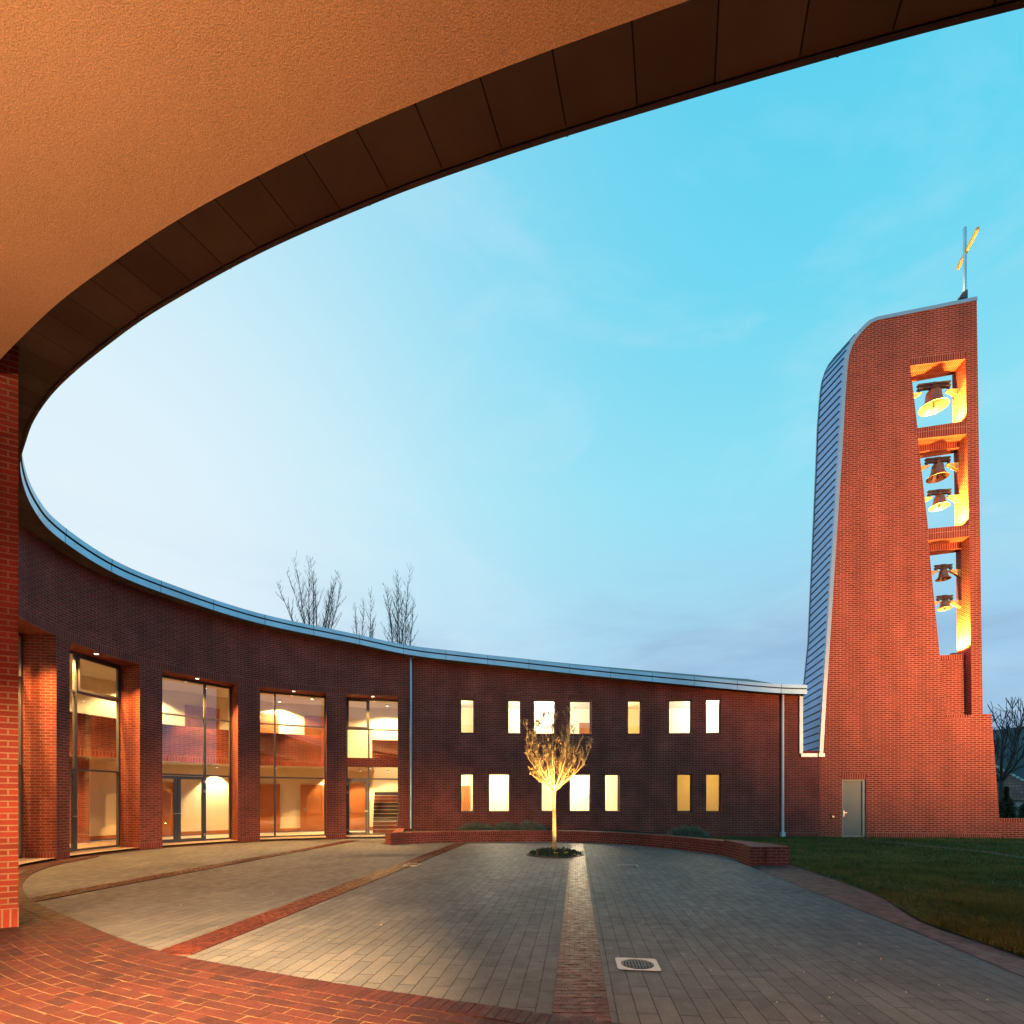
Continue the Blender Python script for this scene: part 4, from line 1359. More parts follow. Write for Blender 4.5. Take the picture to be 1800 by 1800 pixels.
# three long strips
def strip(xc, y0, y1, yr, w=.43):
    mb = MB()
    def Q(u, y): return (xc + SL * (y - yr) + u, y)
    mb.face([(*Q(-w / 2, y0), .004), (*Q(w / 2, y0), .004), (*Q(w / 2, y1), .004), (*Q(-w / 2, y1), .004)], None, 1)
    y = y0; r = 0; ph_ = .074; bw = w / 4
    while y + ph_ < y1:
        us = [-w / 2 + bw * k for k in range(5)] if r % 2 == 0 else [-w / 2, -w / 2 + bw * .5] + [-w / 2 + bw * (k + .5) for k in range(1, 4)] + [w / 2]
        for u0, u1 in zip(us[:-1], us[1:]):
            g = .003
            unit_brick(mb, [Q(u0 + g, y + g), Q(u1 - g, y + g), Q(u1 - g, y + ph_ - g), Q(u0 + g, y + ph_ - g)], .0125, .0013)
        y += ph_; r += 1
    struct(mb.build('brick_strip', ['unit_strip', 'joint']))
strip(.50, 3.66, 19.2, 3.7); strip(-3.50, 5.25, 18.75, 5.3); strip(-7.62, 7.95, 19.9, 8.0)
# path on the right of the plaza
mb = MB()
lp = [(4.45, 2.6), (4.6, 4.6), (4.72, 5.3), (4.93, 6.7), (5.24, 9.2), (5.55, 11.2), (5.78, 12.42)]
rp_ = [(4.9, 2.4), (5.08, 4.6), (5.2, 5.7), (5.3, 6.6), (6.05, 8.5), (6.45, 10.5), (6.75, 12.42)]
lc, rc = Curve(catmull(lp)), Curve(catmull(rp_))
N = 40
for k in range(N):
    f0, f1 = k / N, (k + 1) / N
    A, B, C, D = lc.at(lc.L * f0), rc.at(rc.L * f0), rc.at(rc.L * f1), lc.at(lc.L * f1)
    mb.face([(*A, .006), (*B, .006), (*C, .006), (*D, .006)], [(p[1], p[0]) for p in (A, B, C, D)])
struct(mb.build('brick_path', 'pave'))
# kerb edge of the lawn
# lawn
def lawn_z(x, y):
    e = min(1.0, max(0.0, (x - lawn_left(y)) / .8))
    return .012 + e * (.02 + .05 * noise.noise(Vector((x * .25, y * .25, 0))) + .02 * noise.noise(Vector((x * .9, y * .9, 3))))
mb = MB()
def lawn_left(y):
    if y < 12.42: 
        return float(np.interp(y, [q[1] for q in rp_], [q[0] for q in rp_])) + .02
    return float(np.interp(y, [12.42, 13, 14.2, 15.5, 17, 18.5, 21.5], [6.75, 6.8, 6.6, 6.3, 5.8, 5.0, 5.0]))
ys = list(np.arange(1.0, 21.8, .4))
N = 60
for y0, y1 in zip(ys[:-1], ys[1:]):
    l0, l1 = lawn_left(y0), lawn_left(y1)
    for k in range(N):
        f0, f1 = (k / N) ** 1.5, ((k + 1) / N) ** 1.5
        P = [(l0 + (34 - l0) * f0, y0), (l0 + (34 - l0) * f1, y0), (l1 + (34 - l1) * f1, y1), (l1 + (34 - l1) * f0, y1)]
        mb.face([(p[0], p[1], lawn_z(*p)) for p in P])
struct(mb.build('lawn', 'grass', weld=True))
# worn track over the lawn
mb = MB()
tr = Curve(catmull([(13.6, 20.6), (13.8, 17.8), (13.9, 15.2), (13.5, 12.9), (14.2, 11.0), (16, 9)]))
n = 40
for k in range(n):
    q0, q1 = tr.L * k / n, tr.L * (k + 1) / n
    w0 = .16 + .07 * noise.noise(Vector((q0, 0, 0))); w1 = .16 + .07 * noise.noise(Vector((q1, 0, 0)))
    P = [tr.off(q0, -w0), tr.off(q0, w0), tr.off(q1, w1), tr.off(q1, -w1)]
    mb.face([(p[0], p[1], lawn_z(*p) + .012) for p in P])
struct(mb.build('worn_path', 'dirt'))
# grass blades
rng = np.random.default_rng(4)
def grass(n):
    V = np.empty((n * 3, 3), np.float32)
    k = 0; out = []
    while k < n:
        y = 4.6 + 16.5 * rng.random() ** 1.35
        l = lawn_left(y) + .01
        xm = min(y * 1.06 + .6, 24)
        if xm <= l: continue
        x = l + (xm - l) * rng.random()
        d = min(abs(x - float(np.interp(y, [9, 11, 12.9, 15.2, 17.8, 20.6], [16, 14.2, 13.5, 13.9, 13.8, 13.6]))), 1)
        if d < .22 and rng.random() < .85: continue
        th = rng.random() * 6.283
        hh = (.035 + .05 * rng.random()) * (.7 + .6 * (noise.noise(Vector((x * .8, y * .8, 0))) + .5))
        w = .006 + .0006 * y
        lx, ly = (rng.random(2) - .5) * .07
        z = lawn_z(x, y) - .005
        c, s = math.cos(th) * w, math.sin(th) * w
        V[k * 3] = (x - c, y - s, z); V[k * 3 + 1] = (x + c, y + s, z); V[k * 3 + 2] = (x + lx, y + ly, z + hh)
        k += 1
    me = bpy.data.meshes.new('grass')
    me.vertices.add(n * 3); me.vertices.foreach_set('co', V.ravel())
    me.loops.add(n * 3); me.loops.foreach_set('vertex_index', np.arange(n * 3, dtype=np.int32))
    me.polygons.add(n); me.polygons.foreach_set('loop_start', np.arange(0, n * 3, 3, dtype=np.int32))
    me.update(calc_edges=True)
    me.materials.append(M['blade'])
    o = bpy.data.objects.new('grass', me); COL.objects.link(o)
    tag(o, 'short dark green grass covering the lawn before the tower', 'grass'); struct(o, 'stuff')
grass(70000)

# ---- low planter wall
PW = empty('low_planter_wall', (1, 19.4, 0), 'knee high curved red brick planter wall running behind the young tree', 'wall')
mb = MB()
ph, pt = .40, .36
q = np.arange(0, PLC.L - .02, .2); q = np.r_[q, PLC.L]
for q0, q1 in zip(q[:-1], q[1:]):
    A, B = PLC.at(q0), PLC.at(q1)
    C, D = PLC.off(q1, pt * -1), PLC.off(q0, pt * -1)
for sgn in (1,):
    for q0, q1 in zip(q[:-1], q[1:]):
        A, B = PLC.at(q0), PLC.at(q1)
        # outward normal of PLC points to the court; body lies on the other side
        C, D = PLC.off(q1, -pt), PLC.off(q0, -pt)
        mb.face([(*A, -.05), (*B, -.05), (*B, ph - .12), (*A, ph - .12)], [(q0, -.05), (q1, -.05), (q1, ph - .12), (q0, ph - .12)])
        mb.face([(*A, ph - .12), (*B, ph - .12), (*B, ph), (*A, ph)], [(q0, .1), (q1, .1), (q1, .23), (q0, .23)], 1)
        mb.face([(*A, ph), (*B, ph), (*C, ph), (*D, ph)], [(q0, 0), (q1, 0), (q1, pt), (q0, pt)], 1)
        mb.face([(*D, -.05), (*C, -.05), (*C, ph), (*D, ph)], [(q0, -.05), (q1, -.05), (q1, ph), (q0, ph)])
A, D = PLC.at(0), PLC.off(0, -pt)
mb.vquad(D, A, -.05, ph)
mb.vquad((-4.28, 18.02), (-4.75, 21.3), -.05, ph, 0)
mb.face([(-4.28, 18.02, ph), (-3.95, 18.4, ph), (-4.45, 21.3, ph), (-4.75, 21.3, ph)], None, 1)
mb.build('wall', ['brick', 'soldier'], PW)
mb = MB()
EB = [(5.78, 12.42), (6.72, 12.40), (6.75, 13.3), (6.35, 14.4), (6.0, 14.5), (5.97, 13.2)]
hb = .45
for i in range(len(EB)):
    a, b = EB[i], EB[(i + 1) % len(EB)]
    mb.vquad(a, b, -.05, hb)
mb.poly(EB, hb, None, 0)
mb.build('end_block', ['brick'], PW)
# soil behind the wall
mb = MB()
bed = [tuple(PLC.off(s, -.3)) for s in np.arange(0.2, PLC.L - 2.2, .3)] + [(7.6, 15.0), (8.5, 18), (8.5, 21.6)] + [WALL.at(s) for s in np.arange(sW(1240), sW(712), .4)] + [(-4.5, 21.2)]
mb.poly(bed, lambda x, y: .30 if x < 4.6 else max(.0, .30 - (x - 4.6) * .09), None)
struct(mb.build('planting_bed', 'soil'))

# ---- shrubs
def shrub(x, y, z, rx, ry, h, seed, label, name='lavender_shrub', mat='lav', n=1500, cat='shrub', grp='lavender shrubs behind the low wall'):
    rnd = random.Random(seed)
    e = empty(name, (x, y, z), label, cat, grp)
    mb = MB()
    for k in range(n):
        t = rnd.random() * 6.283; r = math.sqrt(rnd.random())
        bx, by = rx * r * math.cos(t), ry * r * math.sin(t)
        dome = h * math.sqrt(max(.03, 1 - r * r * .93)) * (.8 + .35 * rnd.random()) * (1 + .25 * noise.noise(Vector((bx * 4 + seed, by * 4, 0))))
        z0 = dome * rnd.random() * .75
        ln = .10 + .10 * rnd.random()
        tip = Vector((bx * (1.05 + .1 * rnd.random()) + rnd.uniform(-.05, .05), by * 1.08 + rnd.uniform(-.05, .05), min(z0 + ln, dome + .05)))
        a = Vector((bx * .95, by * .95, z0))
        w = Vector((rnd.uniform(-1, 1), rnd.uniform(-1, 1), 0)).normalized() * .014
        mb.face([a - w + Vector((x, y, z)), a + w + Vector((x, y, z)), tip + Vector((x, y, z))])
    mb.build('foliage', mat, e)
    mb = MB()
    for k in range(14):
        t = rnd.random() * 6.283; r = rnd.random() * .7
        mb.tube((x + rx * r * .3 * math.cos(t), y + ry * r * .3 * math.sin(t), z - .02), (x + rx * r * math.cos(t), y + ry * r * math.sin(t), z + h * .6), .008, .005, 4)
    mb.build('stems', 'darkbark', e)
shrub(-1.40, 20.2, .28, .66, .45, .46, 1, 'grey green lavender shrub leftmost behind the low planter wall')
shrub(-.27, 20.1, .28, .44, .42, .50, 2, 'small round lavender shrub second from left behind the low planter wall')
shrub(.68, 20.2, .28, .62, .45, .50, 3, 'lavender shrub behind the low planter wall just left of the tree trunk')
shrub(6.15, 18.0, .14, .74, .55, .60, 4, 'largest lavender shrub standing alone near the right end of the planter wall', n=2400)

# ================================================================== COURT TREE
def grow(mb, rnd, p, d, L, r, depth, tips, spread=.5, up=.25, nseg=3, sides=6, wob=.12, minr=.003, fork=(2, 3), ratio=(.62, .85)):
    for k in range(nseg):
        d = (d + Vector((rnd.uniform(-1, 1), rnd.uniform(-1, 1), rnd.uniform(-1, 1))) * wob + Vector((0, 0, up * .25))).normalized()
        q = p + d * (L / nseg)
        r1 = max(minr, r * .88)
        mb.tube(p, q, r, r1, sides)
        p, r = q, r1
        if depth > 0 and k < nseg - 1 and rnd.random() < .65:
            ax = d.orthogonal().normalized(); ax.rotate(__import__('mathutils').Quaternion(d, rnd.random() * 6.283))
            dd = (d + ax * spread * rnd.uniform(.8, 1.4)).normalized()
            grow(mb, rnd, p, dd, L * rnd.uniform(.45, .7), r * .6, depth - 1, tips, spread, up, nseg, max(4, sides - 1), wob, minr, fork, ratio)
    if depth <= 0:
        tips.append((p, d)); return
    for k in range(rnd.randint(*fork)):
        ax = d.orthogonal().normalized(); ax.rotate(__import__('mathutils').Quaternion(d, rnd.random() * 6.283))
        dd = (d + ax * spread * rnd.uniform(.5, 1.1)).normalized()
        grow(mb, rnd, p, dd, L * rnd.uniform(*ratio), r * .72, depth - 1, tips, spread, up, nseg, max(4, sides - 1), wob, minr, fork, ratio)

TX, TY = 1.22, 14.8
CT = empty('young_tree', (TX, TY, 0), 'young leafless tree with dry seed heads, lit golden from below in a round bed', 'tree')
mb = MB()
pts = [(TX + .01, TY, 0.02), (TX + .005, TY, .5), (TX, TY + .01, 1.1), (TX - .005, TY, 1.6), (TX, TY, 1.86)]
rr = [.075, .058, .052, .05, .056]
for i in range(4): mb.tube(pts[i], pts[i + 1], rr[i], rr[i + 1], 12)
mb.build('trunk', 'bark', CT, smooth=True)
mb = MB(); tips = []
rnd = random.Random(11)
base = Vector((TX, TY, 1.82))
def limb(start, end, r0, r1, n, bow, mbx):
    """curved limb: leaves the fork outward, then bends up to its end"""
    ctrl = start + Vector(((end.x - start.x) * bow, (end.y - start.y) * bow, (end.z - start.z) * .38))
    P = []
    for i in range(n + 1):
        f = i / n
        q = start * (1 - f) ** 2 + ctrl * 2 * f * (1 - f) + end * f * f
        if 0 < i < n: q = q + Vector((rnd.uniform(-1, 1), rnd.uniform(-1, 1), rnd.uniform(-1, 1))) * .022
        P.append(q)
    for i in range(n):
        ra = r0 + (r1 - r0) * (i / n) ** .8; rb = r0 + (r1 - r0) * ((i + 1) / n) ** .8
        mbx.tube(P[i], P[i + 1], ra, rb, 6 if ra > .012 else 4)
    return P
for k in range(36):
    t = 6.283 * k / 12 + rnd.uniform(-.25, .25) + (k // 12) * .26
    f = ((k // 12) + rnd.random()) / 3                       # height of the end inside an oval crown
    zz_ = 2.30 + 2.1 * f + rnd.uniform(-.1, .1)
    g = (zz_ - 3.34) / 1.2
    rad = 1.12 * math.sqrt(max(.03, 1 - g * g)) * rnd.uniform(.72, 1.0)
    if k % 5 == 0: rad *= .5
    st = base + Vector((0, 0, rnd.uniform(-.04, .22)))
    en = Vector((TX + rad * math.cos(t), TY + rad * math.sin(t), zz_))
    P = limb(st, en, .018, .006, 8, .85, mb)
    tips.append((P[-1], (P[-1] - P[-2]).normalized()))
    for i in range(2, 8):
        for _ in range(rnd.choice((0, 1, 1, 2))):
            d = (P[i] - P[i - 1]).normalized()
            o = (d + Vector((rnd.uniform(-1, 1), rnd.uniform(-1, 1), rnd.uniform(-.35, .9)))).normalized()
            L = rnd.uniform(.16, .42) * (1.15 - .06 * i)
            e1 = P[i] + o * L + Vector((0, 0, L * .35))
            Q = limb(P[i], e1, .007, .0045, 3, .7, mb)
            tips.append((Q[-1], o))
            if rnd.random() < .55:
                o2 = (o + Vector((rnd.uniform(-1, 1), rnd.uniform(-1, 1), rnd.uniform(-.2, 1)))).normalized()
                Q2 = limb(Q[1], Q[1] + o2 * L * .6 + Vector((0, 0, .04)), .0055, .0042, 2, .7, mb)
                tips.append((Q2[-1], o2))
tips = [t for t in tips]
mb.build('branches', 'twig', CT)
mb = MB()
for p, d in tips:
    if rnd.random() < .35: continue
    nn = rnd.randint(10, 16)
    for k in range(nn):
        v = (Vector((rnd.gauss(0, 1), rnd.gauss(0, 1), rnd.gauss(0, 1))) + d * .8).normalized() * rnd.uniform(.045, .10)
        o = p - d * rnd.uniform(0, .16)
        w = v.orthogonal().normalized() * .011
        mb.face([o - w, o + w, o + v + w * .6, o + v - w * .6])
mb.build('seed_heads', 'seed', CT)
print('tips', len(tips), 'z', max(t[0].z for t in tips), min(t[0].x for t in tips), max(t[0].x for t in tips))

# tree bed
BED = empty('tree_bed', (TX - .0, TY, 0), 'round dark soil bed with low plants around the foot of the young tree', 'flower bed')
cx, cy = 1.24, 14.75
mb = MB()
ring = [(.80 * math.cos(t), .80 * math.sin(t)) for t in np.linspace(0, 2 * math.pi, 41)[:-1]]
P0 = [(cx + a, cy + b) for a, b in ring]
mb.poly(P0, .012)
for i in range(40):
    a, b = P0[i], P0[(i + 1) % 40]
mb.build('soil', 'soil', BED)
mb = MB()
mb.lathe([(.80, .0), (.80, .03), (.82, .03), (.82, .0)], 40, (cx, cy, 0)); mb.build('edging', 'iron', BED)
rnd = random.Random(5)
mb = MB()
for k in range(900):
    t = rnd.random() * 6.283; r = .76 * math.sqrt(rnd.random())
    if r > .74: continue
    hh = .14 * (1 - (r / .85) ** 2) * (.6 + .6 * noise.noise(Vector((r * 5 * math.cos(t), r * 5 * math.sin(t), 1))) + .4) + .02
    p = Vector((cx + r * math.cos(t), cy + r * math.sin(t), .01 + rnd.random() * hh))
    v = Vector((rnd.uniform(-1, 1), rnd.uniform(-1, 1), rnd.uniform(.2, 1))).normalized() * .06
    w = v.orthogonal().normalized() * .018
    mb.face([p - w, p + w, p + v + w, p + v - w])
mb.build('ground_plants', 'evergreen', BED)
for (fx, fy) in ((1.18, 14.2), (1.25, 14.15), (1.21, 14.26), (1.47, 14.24), (1.52, 14.28)):
    mb = MB()
    for k in range(6):
        t = k * 1.0472
        c = Vector((fx, fy, .11)); v = Vector((math.cos(t) * .045, math.sin(t) * .045, .014)); w = Vector((-math.sin(t), math.cos(t), 0)) * .022
        mb.face([c, c + v - w, c + v * 1.2, c + v + w])
    mb.tube((fx, fy, .0), (fx, fy, .112), .004, .004, 4)
    mb.build('flower', 'flower', BED)
def uplight(x, y, label, power, tgt):
    e = empty('ground_uplight', (x, y, .02), label, 'lamp', 'uplights in the tree bed')
    d = (Vector(tgt) - Vector((x, y, .14))).normalized()
    mb = MB(); a = Vector((x, y, .14)); mb.tube(a - d * .07, a + d * .05, .045, .06, 14, 0, False); mb.tube((x, y, 0), (x, y, .06), .012, .012, 6)
    mb.build('housing', 'blackmetal', e)
    mb = MB(); xx = d.orthogonal().normalized(); yy = d.cross(xx)
    mb.face([a + d * .045 + (xx * math.cos(t) + yy * math.sin(t)) * .056 for t in np.linspace(0, 6.283, 15)[:-1]]); mb.build('lens', 'lamp_bright', e)
    lamp('uplight_spill', 'SPOT', tuple(a + d * .07), power * .38, (1, .64, .22), target=tgt, spot_size=R(125), spot_blend=1.0, shadow_soft_size=.04, parent=e)
    lamp('uplight_beam', 'SPOT', tuple(a + d * .07), power * 2.6, (1, .64, .22), target=tgt, spot_size=R(46), spot_blend=1.0, shadow_soft_size=.04, parent=e)
uplight(.72, 14.25, 'small bright uplight on the left of the tree bed', 1250, (1.1, 14.95, 4.3))
uplight(1.72, 14.35, 'small uplight on the right of the tree bed', 1100, (1.35, 14.95, 4.3))

# ---- covers and drains
def slab_frame(cx, cy, w, l, round_, label, name='manhole_cover', cat='manhole cover', mat='conc', grp=None):
    e = empty(name, (cx, cy, .0), label, cat, grp)
    ax = (dvec.y, -dvec.x)
    def P(u, v): return (cx + ax[0] * u + dvec.x * v, cy + ax[1] * u + dvec.y * v)
    z = .012
    mb = MB()
    if round_:
        n = 48; rad = w * .39
        sq = []
        for k in range(n):
            t = 2 * math.pi * (k + .5) / n; c, s = math.cos(t), math.sin(t); m = max(abs(c), abs(s))
            sq.append((P(w / 2 * c / m, l / 2 * s / m), P(rad * c, rad * s)))
        for k in range(n):
            a, b = sq[k], sq[(k + 1) % n]
            mb.face([(*a[0], z), (*b[0], z), (*b[1], z), (*a[1], z)])
            mb.face([(*a[1], z), (*b[1], z), (*b[1], z - .02), (*a[1], z - .02)])
        mb.build('frame', mat, e)
        mb = MB()
        mb.poly([q[1] for q in sq], z - .009)
        k = -rad + .02
        while k < rad - .01:
            hw = math.sqrt(max(0, rad * rad - k * k)) - .012
            if hw > .02:
                a, b = P(k, -hw), P(k, hw); mb.beam((*a, z - .004), (*b, z - .004), .014, .012, 1)
            k += .03
        for k in (-.05, .05):
            hw = math.sqrt(rad * rad - k * k) - .012
            a, b = P(-hw, k), P(hw, k); mb.beam((*a, z - .004), (*b, z - .004), .010, .0125, 1)
        mb.build('grille', ['iron', 'frame'], e)
    else:
        t = .016
        for (u, v, su, sv) in ((-w / 2 + t / 2, 0, t, l), (w / 2 - t / 2, 0, t, l), (0, -l / 2 + t / 2, w - 2 * t, t), (0, l / 2 - t / 2, w - 2 * t, t)):
            c = P(u, v); mb.box((c[0], c[1], z - .004), (su, sv, .012), ax)
        mb.build('frame', 'steel', e)
        mb = MB(); c = P(0, 0); mb.box((c[0], c[1], z - .006), (w - 2 * t, l - 2 * t, .012), ax); mb.build('cover', mat, e)
slab_frame(1.21, 4.94, .40, .37, True, 'round cast iron grille in a pale square frame on the paving in front')
slab_frame(-2.42, 12.45, .34, .42, False, 'dark drain cover set in the brick strip left of the tree', 'drain_cover', 'drain cover', 'iron', 'small covers in the paving')
slab_frame(2.77, 12.2, .45, .45, False, 'flush paved cover with thin metal rim right of the tree, nearer one', 'drain_cover', 'drain cover', 'paver', 'small covers in the paving')
slab_frame(3.78, 16.9, .45, .45, False, 'flush paved cover with thin metal rim far side of the plaza near the low wall', 'drain_cover', 'drain cover', 'paver', 'small covers in the paving')

rnd = random.Random(99)
mb = MB()
for k in range(170):
    if k < 110: x, y = rnd.uniform(1.6, 4.8), rnd.uniform(3.6, 8.5)
    else: x, y = rnd.uniform(-5, 4.6), rnd.uniform(4.8, 16)
    if x > 4.5 or y < 4.9 and x < 0: continue
    r_ = rnd.uniform(.004, .009)
    z = .004
    q = [(x + r_ * math.cos(t + k) * rnd.uniform(.6, 1.3), y + r_ * math.sin(t + k) * rnd.uniform(.6, 1.3)) for t in (0, 1.57, 3.14, 4.71)]
    top = (x, y, z + r_ * 1.1)
    for i in range(4):
        mb.face([(*q[i], z), (*q[(i + 1) % 4], z), top])
g_ = mb.build('paving_grit', 'conc')
tag(g_, 'small pale stone chips scattered over the grey paving', 'grit'); struct(g_, 'stuff')
# ================================================================== BACKGROUND
# garden wall right of the tower
GW = empty('garden_wall', (26, 19.5, 0), 'low red brick garden wall with upright coping bricks right of the tower', 'wall')
mb = MB()
a, b = t3(OUT[-1][0] - .12, 0, .16), Vector((38, 17.4, 0))
mb.beam((a.x, a.y, .32), (b.x, b.y, .32), .3, .86)
L = (b - a).length
dirv = (b - a).normalized(); nv = Vector((-dirv.y, dirv.x, 0))
mb = MB()
for (o, fl) in ((-.12, 0), (.12, 1)):
    p0, p1 = a + nv * o, b + nv * o
    mb.vquad((p0.x, p0.y), (p1.x, p1.y), -.1, .72)
    mb.face([(p0.x, p0.y, .72), (p1.x, p1.y, .72), (p1.x, p1.y, .85), (p0.x, p0.y, .85)], [(0, 0.05), (L, 0.05), (L, .18), (0, .18)], 1)
p0, p1 = a + nv * -.12, b + nv * -.12; r0, r1 = a + nv * .12, b + nv * .12
mb.face([(p0.x, p0.y, .85), (p1.x, p1.y, .85), (r1.x, r1.y, .85), (r0.x, r0.y, .85)], [(0, 0), (L, 0), (L, .24), (0, .24)], 1)
mb.build('wall', ['tbrick', 'tsoldier'], GW)
# neighbour house
HS_ = empty('neighbour_house', (46, 48, 0), 'house with dull red tiled hip roof beyond the garden wall', 'house')
ap = px(1742, 1344, 46); cr = px(1862, 1407, 43)
ridge2 = Vector((ap.x - 6, ap.y + 2, ap.z))
ev = cr.z
c1 = Vector((cr.x, cr.y, ev)); c2 = Vector((cr.x - 16, cr.y + 0, ev)); c3 = Vector((cr.x, cr.y + 9, ev)); c4_ = Vector((cr.x - 16, cr.y + 9, ev))
mb = MB()
mb.face([c2, c1, ap, ridge2], [(0, 0), (16, 0), (9, 3.5), (4, 3.5)])
mb.face([c1, c3, ap], [(0, 0), (9, 0), (4.5, 4)])
mb.face([c3, c4_, ridge2, ap], [(0, 0), (16, 0), (9, 3.5), (4, 3.5)])
mb.face([c4_, c2, ridge2], [(0, 0), (9, 0), (4.5, 4)])
rf = mb.build('roof', 'tile', HS_)
mb = MB()
dd = c1 - ap
for k in range(16):
    p = ap + dd * (k / 16); q = ap + dd * ((k + .82) / 16)
    mb.tube(p + Vector((0, 0, .02)), q + Vector((0, 0, .05)), .13, .15, 7, 0, True)
mb.build('ridge_tiles', 'conc', rf)
mb = MB()
for p, q in ((c2, c1), (c1, c3), (c3, c4_), (c4_, c2)):
    ce = (c1 + c4_) / 2
    p2 = ce + (p - ce) * .94; q2 = ce + (q - ce) * .94
    mb.vquad((p2.x, p2.y), (q2.x, q2.y), -3, ev + .05)
mb.build('wall', 'render', HS_)
# hills
mb = MB()
ring = []
n = 160
for k in range(n + 1):
    t = math.pi * 2 * k / n
    x, y = math.sin(t), math.cos(t)
    base = 24 + 7 * noise.noise(Vector((x * 2, y * 2, 0))) + 3 * noise.noise(Vector((x * 9, y * 9, 5)))
    right = math.exp(-((t - R(46)) / R(22)) ** 2) * 12
    ring.append((x * 330, y * 330, base + right))
for a, b in zip(ring[:-1], ring[1:]):
    for (f0, g0, f1, g1) in ((.62, -.02, .8, .55), (.8, .55, 1.0, 1.0), (1.0, 1.0, 1.3, -.1)):
        mb.face([(a[0] * f0, a[1] * f0, a[2] * g0), (b[0] * f0, b[1] * f0, b[2] * g0), (b[0] * f1, b[1] * f1, b[2] * g1), (a[0] * f1, a[1] * f1, a[2] * g1)])
struct(mb.build('hills', 'hill', smooth=True))

def bare_tree(name, base, h, seed, label, kind):
    rnd = random.Random(seed)
    e = empty(name, base, label, 'tree', 'bare trees behind the buildings')
    tb = MB(); br = MB(); tips = []
    b = Vector(base)
    if kind == 'poplar':
        fork = h * .52
        tb.tube(b, b + Vector((0, 0, fork)), .28, .17, 8)
        tb.build('trunk', 'darkbark', e)
        def stem(p, d, L, r, lv):
            n = 14 if lv == 0 else 8
            for k in range(n):
                d = (d + Vector((rnd.uniform(-.06, .06), rnd.uniform(-.06, .06), .03))).normalized()
                q = p + d * (L / n)
                r1 = max(.014, r * (1 - .85 * (k + 1) / n))
                br.tube(p, q, max(.014, r * (1 - .85 * k / n)), r1, 4)
                p = q
                if lv == 0 and k in (1, 3, 5, 7, 9):
                    t = rnd.random() * 6.283
                    stem(p, (d + Vector((math.cos(t) * .55, math.sin(t) * .2, -.05))).normalized(), L * rnd.uniform(.28, .42) * (1 - k / 18), r * .45, 1)
                for _ in range(4 if lv == 0 else 2):
                    if rnd.random() < .85:
                        t = rnd.random() * 6.283
                        dd = Vector((math.cos(t) * .6, math.sin(t) * .6, 1)).normalized()
                        l2 = L * rnd.uniform(.08, .2) * (1.1 - .6 * k / n)
                        m_ = p + dd * l2 * .6; br.tube(p, m_, .014, .011, 3)
                        dd2 = (dd + Vector((rnd.uniform(-.3, .3), rnd.uniform(-.3, .3), .5))).normalized()
                        br.tube(m_, m_ + dd2 * l2 * .6, .011, .008, 3)
                        if rnd.random() < .6:
                            dd3 = (dd + Vector((rnd.uniform(-.6, .6), rnd.uniform(-.6, .6), .2))).normalized()
                            br.tube(m_, m_ + dd3 * l2 * .45, .010, .007, 3)
        return e, br, stem
    grow(tb, rnd, b, Vector((0, 0, 1)), h * .34, .2, 0, [], .1, .3, 3, 8, .05)
    tb.build('trunk', 'darkbark', e)
    for k in range(8):
        t = k * .785 + rnd.uniform(-.3, .3)
        tilt = rnd.uniform(.3, 1.1)
        d = Vector((math.cos(t) * tilt, math.sin(t) * tilt, 1)).normalized()
        grow(br, rnd, b + Vector((0, 0, h * .32)), d, h * .25, .085, 3, tips, .55, .2, 3, 5, .14, .018, (2, 3), (.6, .82))
    br.build('branches', 'darkbark', e)
def poplar(xs, Y, ybase, seed, label):
    """xs: list of (x_px, ytop_px) stems"""
    bx = sum(x for x, y in xs) / len(xs)
    base = px(bx, HOR, Y); base.z = 0
    h = max(px(x, y, Y).z for x, y in xs)
    e, br, stem = bare_tree('poplar_tree', tuple(base), h, seed, label, 'poplar')
    rnd = random.Random(seed)
    z0 = px(0, ybase, Y).z
    for x, y in xs:
        top = px(x, y, Y)
        st = Vector((base.x + (top.x - base.x) * .35, Y + rnd.uniform(-1, 1), z0))
        br.tube((base.x, base.y, h * .5), st, .12, .1, 5)
        d = (Vector((top.x, st.y, top.z)) - st); L = d.length
        stem(st, d.normalized(), L, .075, 0)
    br.build('branches', 'hazebark', e)
poplar([(497, 1035), (511, 985), (530, 990), (548, 1015), (567, 995), (586, 1000), (600, 1020), (522, 1010), (575, 1018), (606, 1045)], 62, 1130, 21, 'bare many stemmed poplar rising behind the curved roof, widest of three')
poplar([(648, 1042), (636, 1065), (624, 1070), (655, 1085)], 66, 1150, 22, 'small thin bare poplar between the two larger ones behind the roof')
poplar([(669, 1025), (688, 1008), (700, 1018), (711, 1010), (722, 1050), (743, 1060), (680, 1035), (716, 1030)], 62, 1160, 23, 'bare poplar rising behind the roof above the left downpipe')
b = px(1757, 1405, 42); 
bare_tree('bare_tree', (b.x + .1, 42, -.5), 10.6, 31, 'bare spreading tree behind the right shoulder of the tower', 'spread')
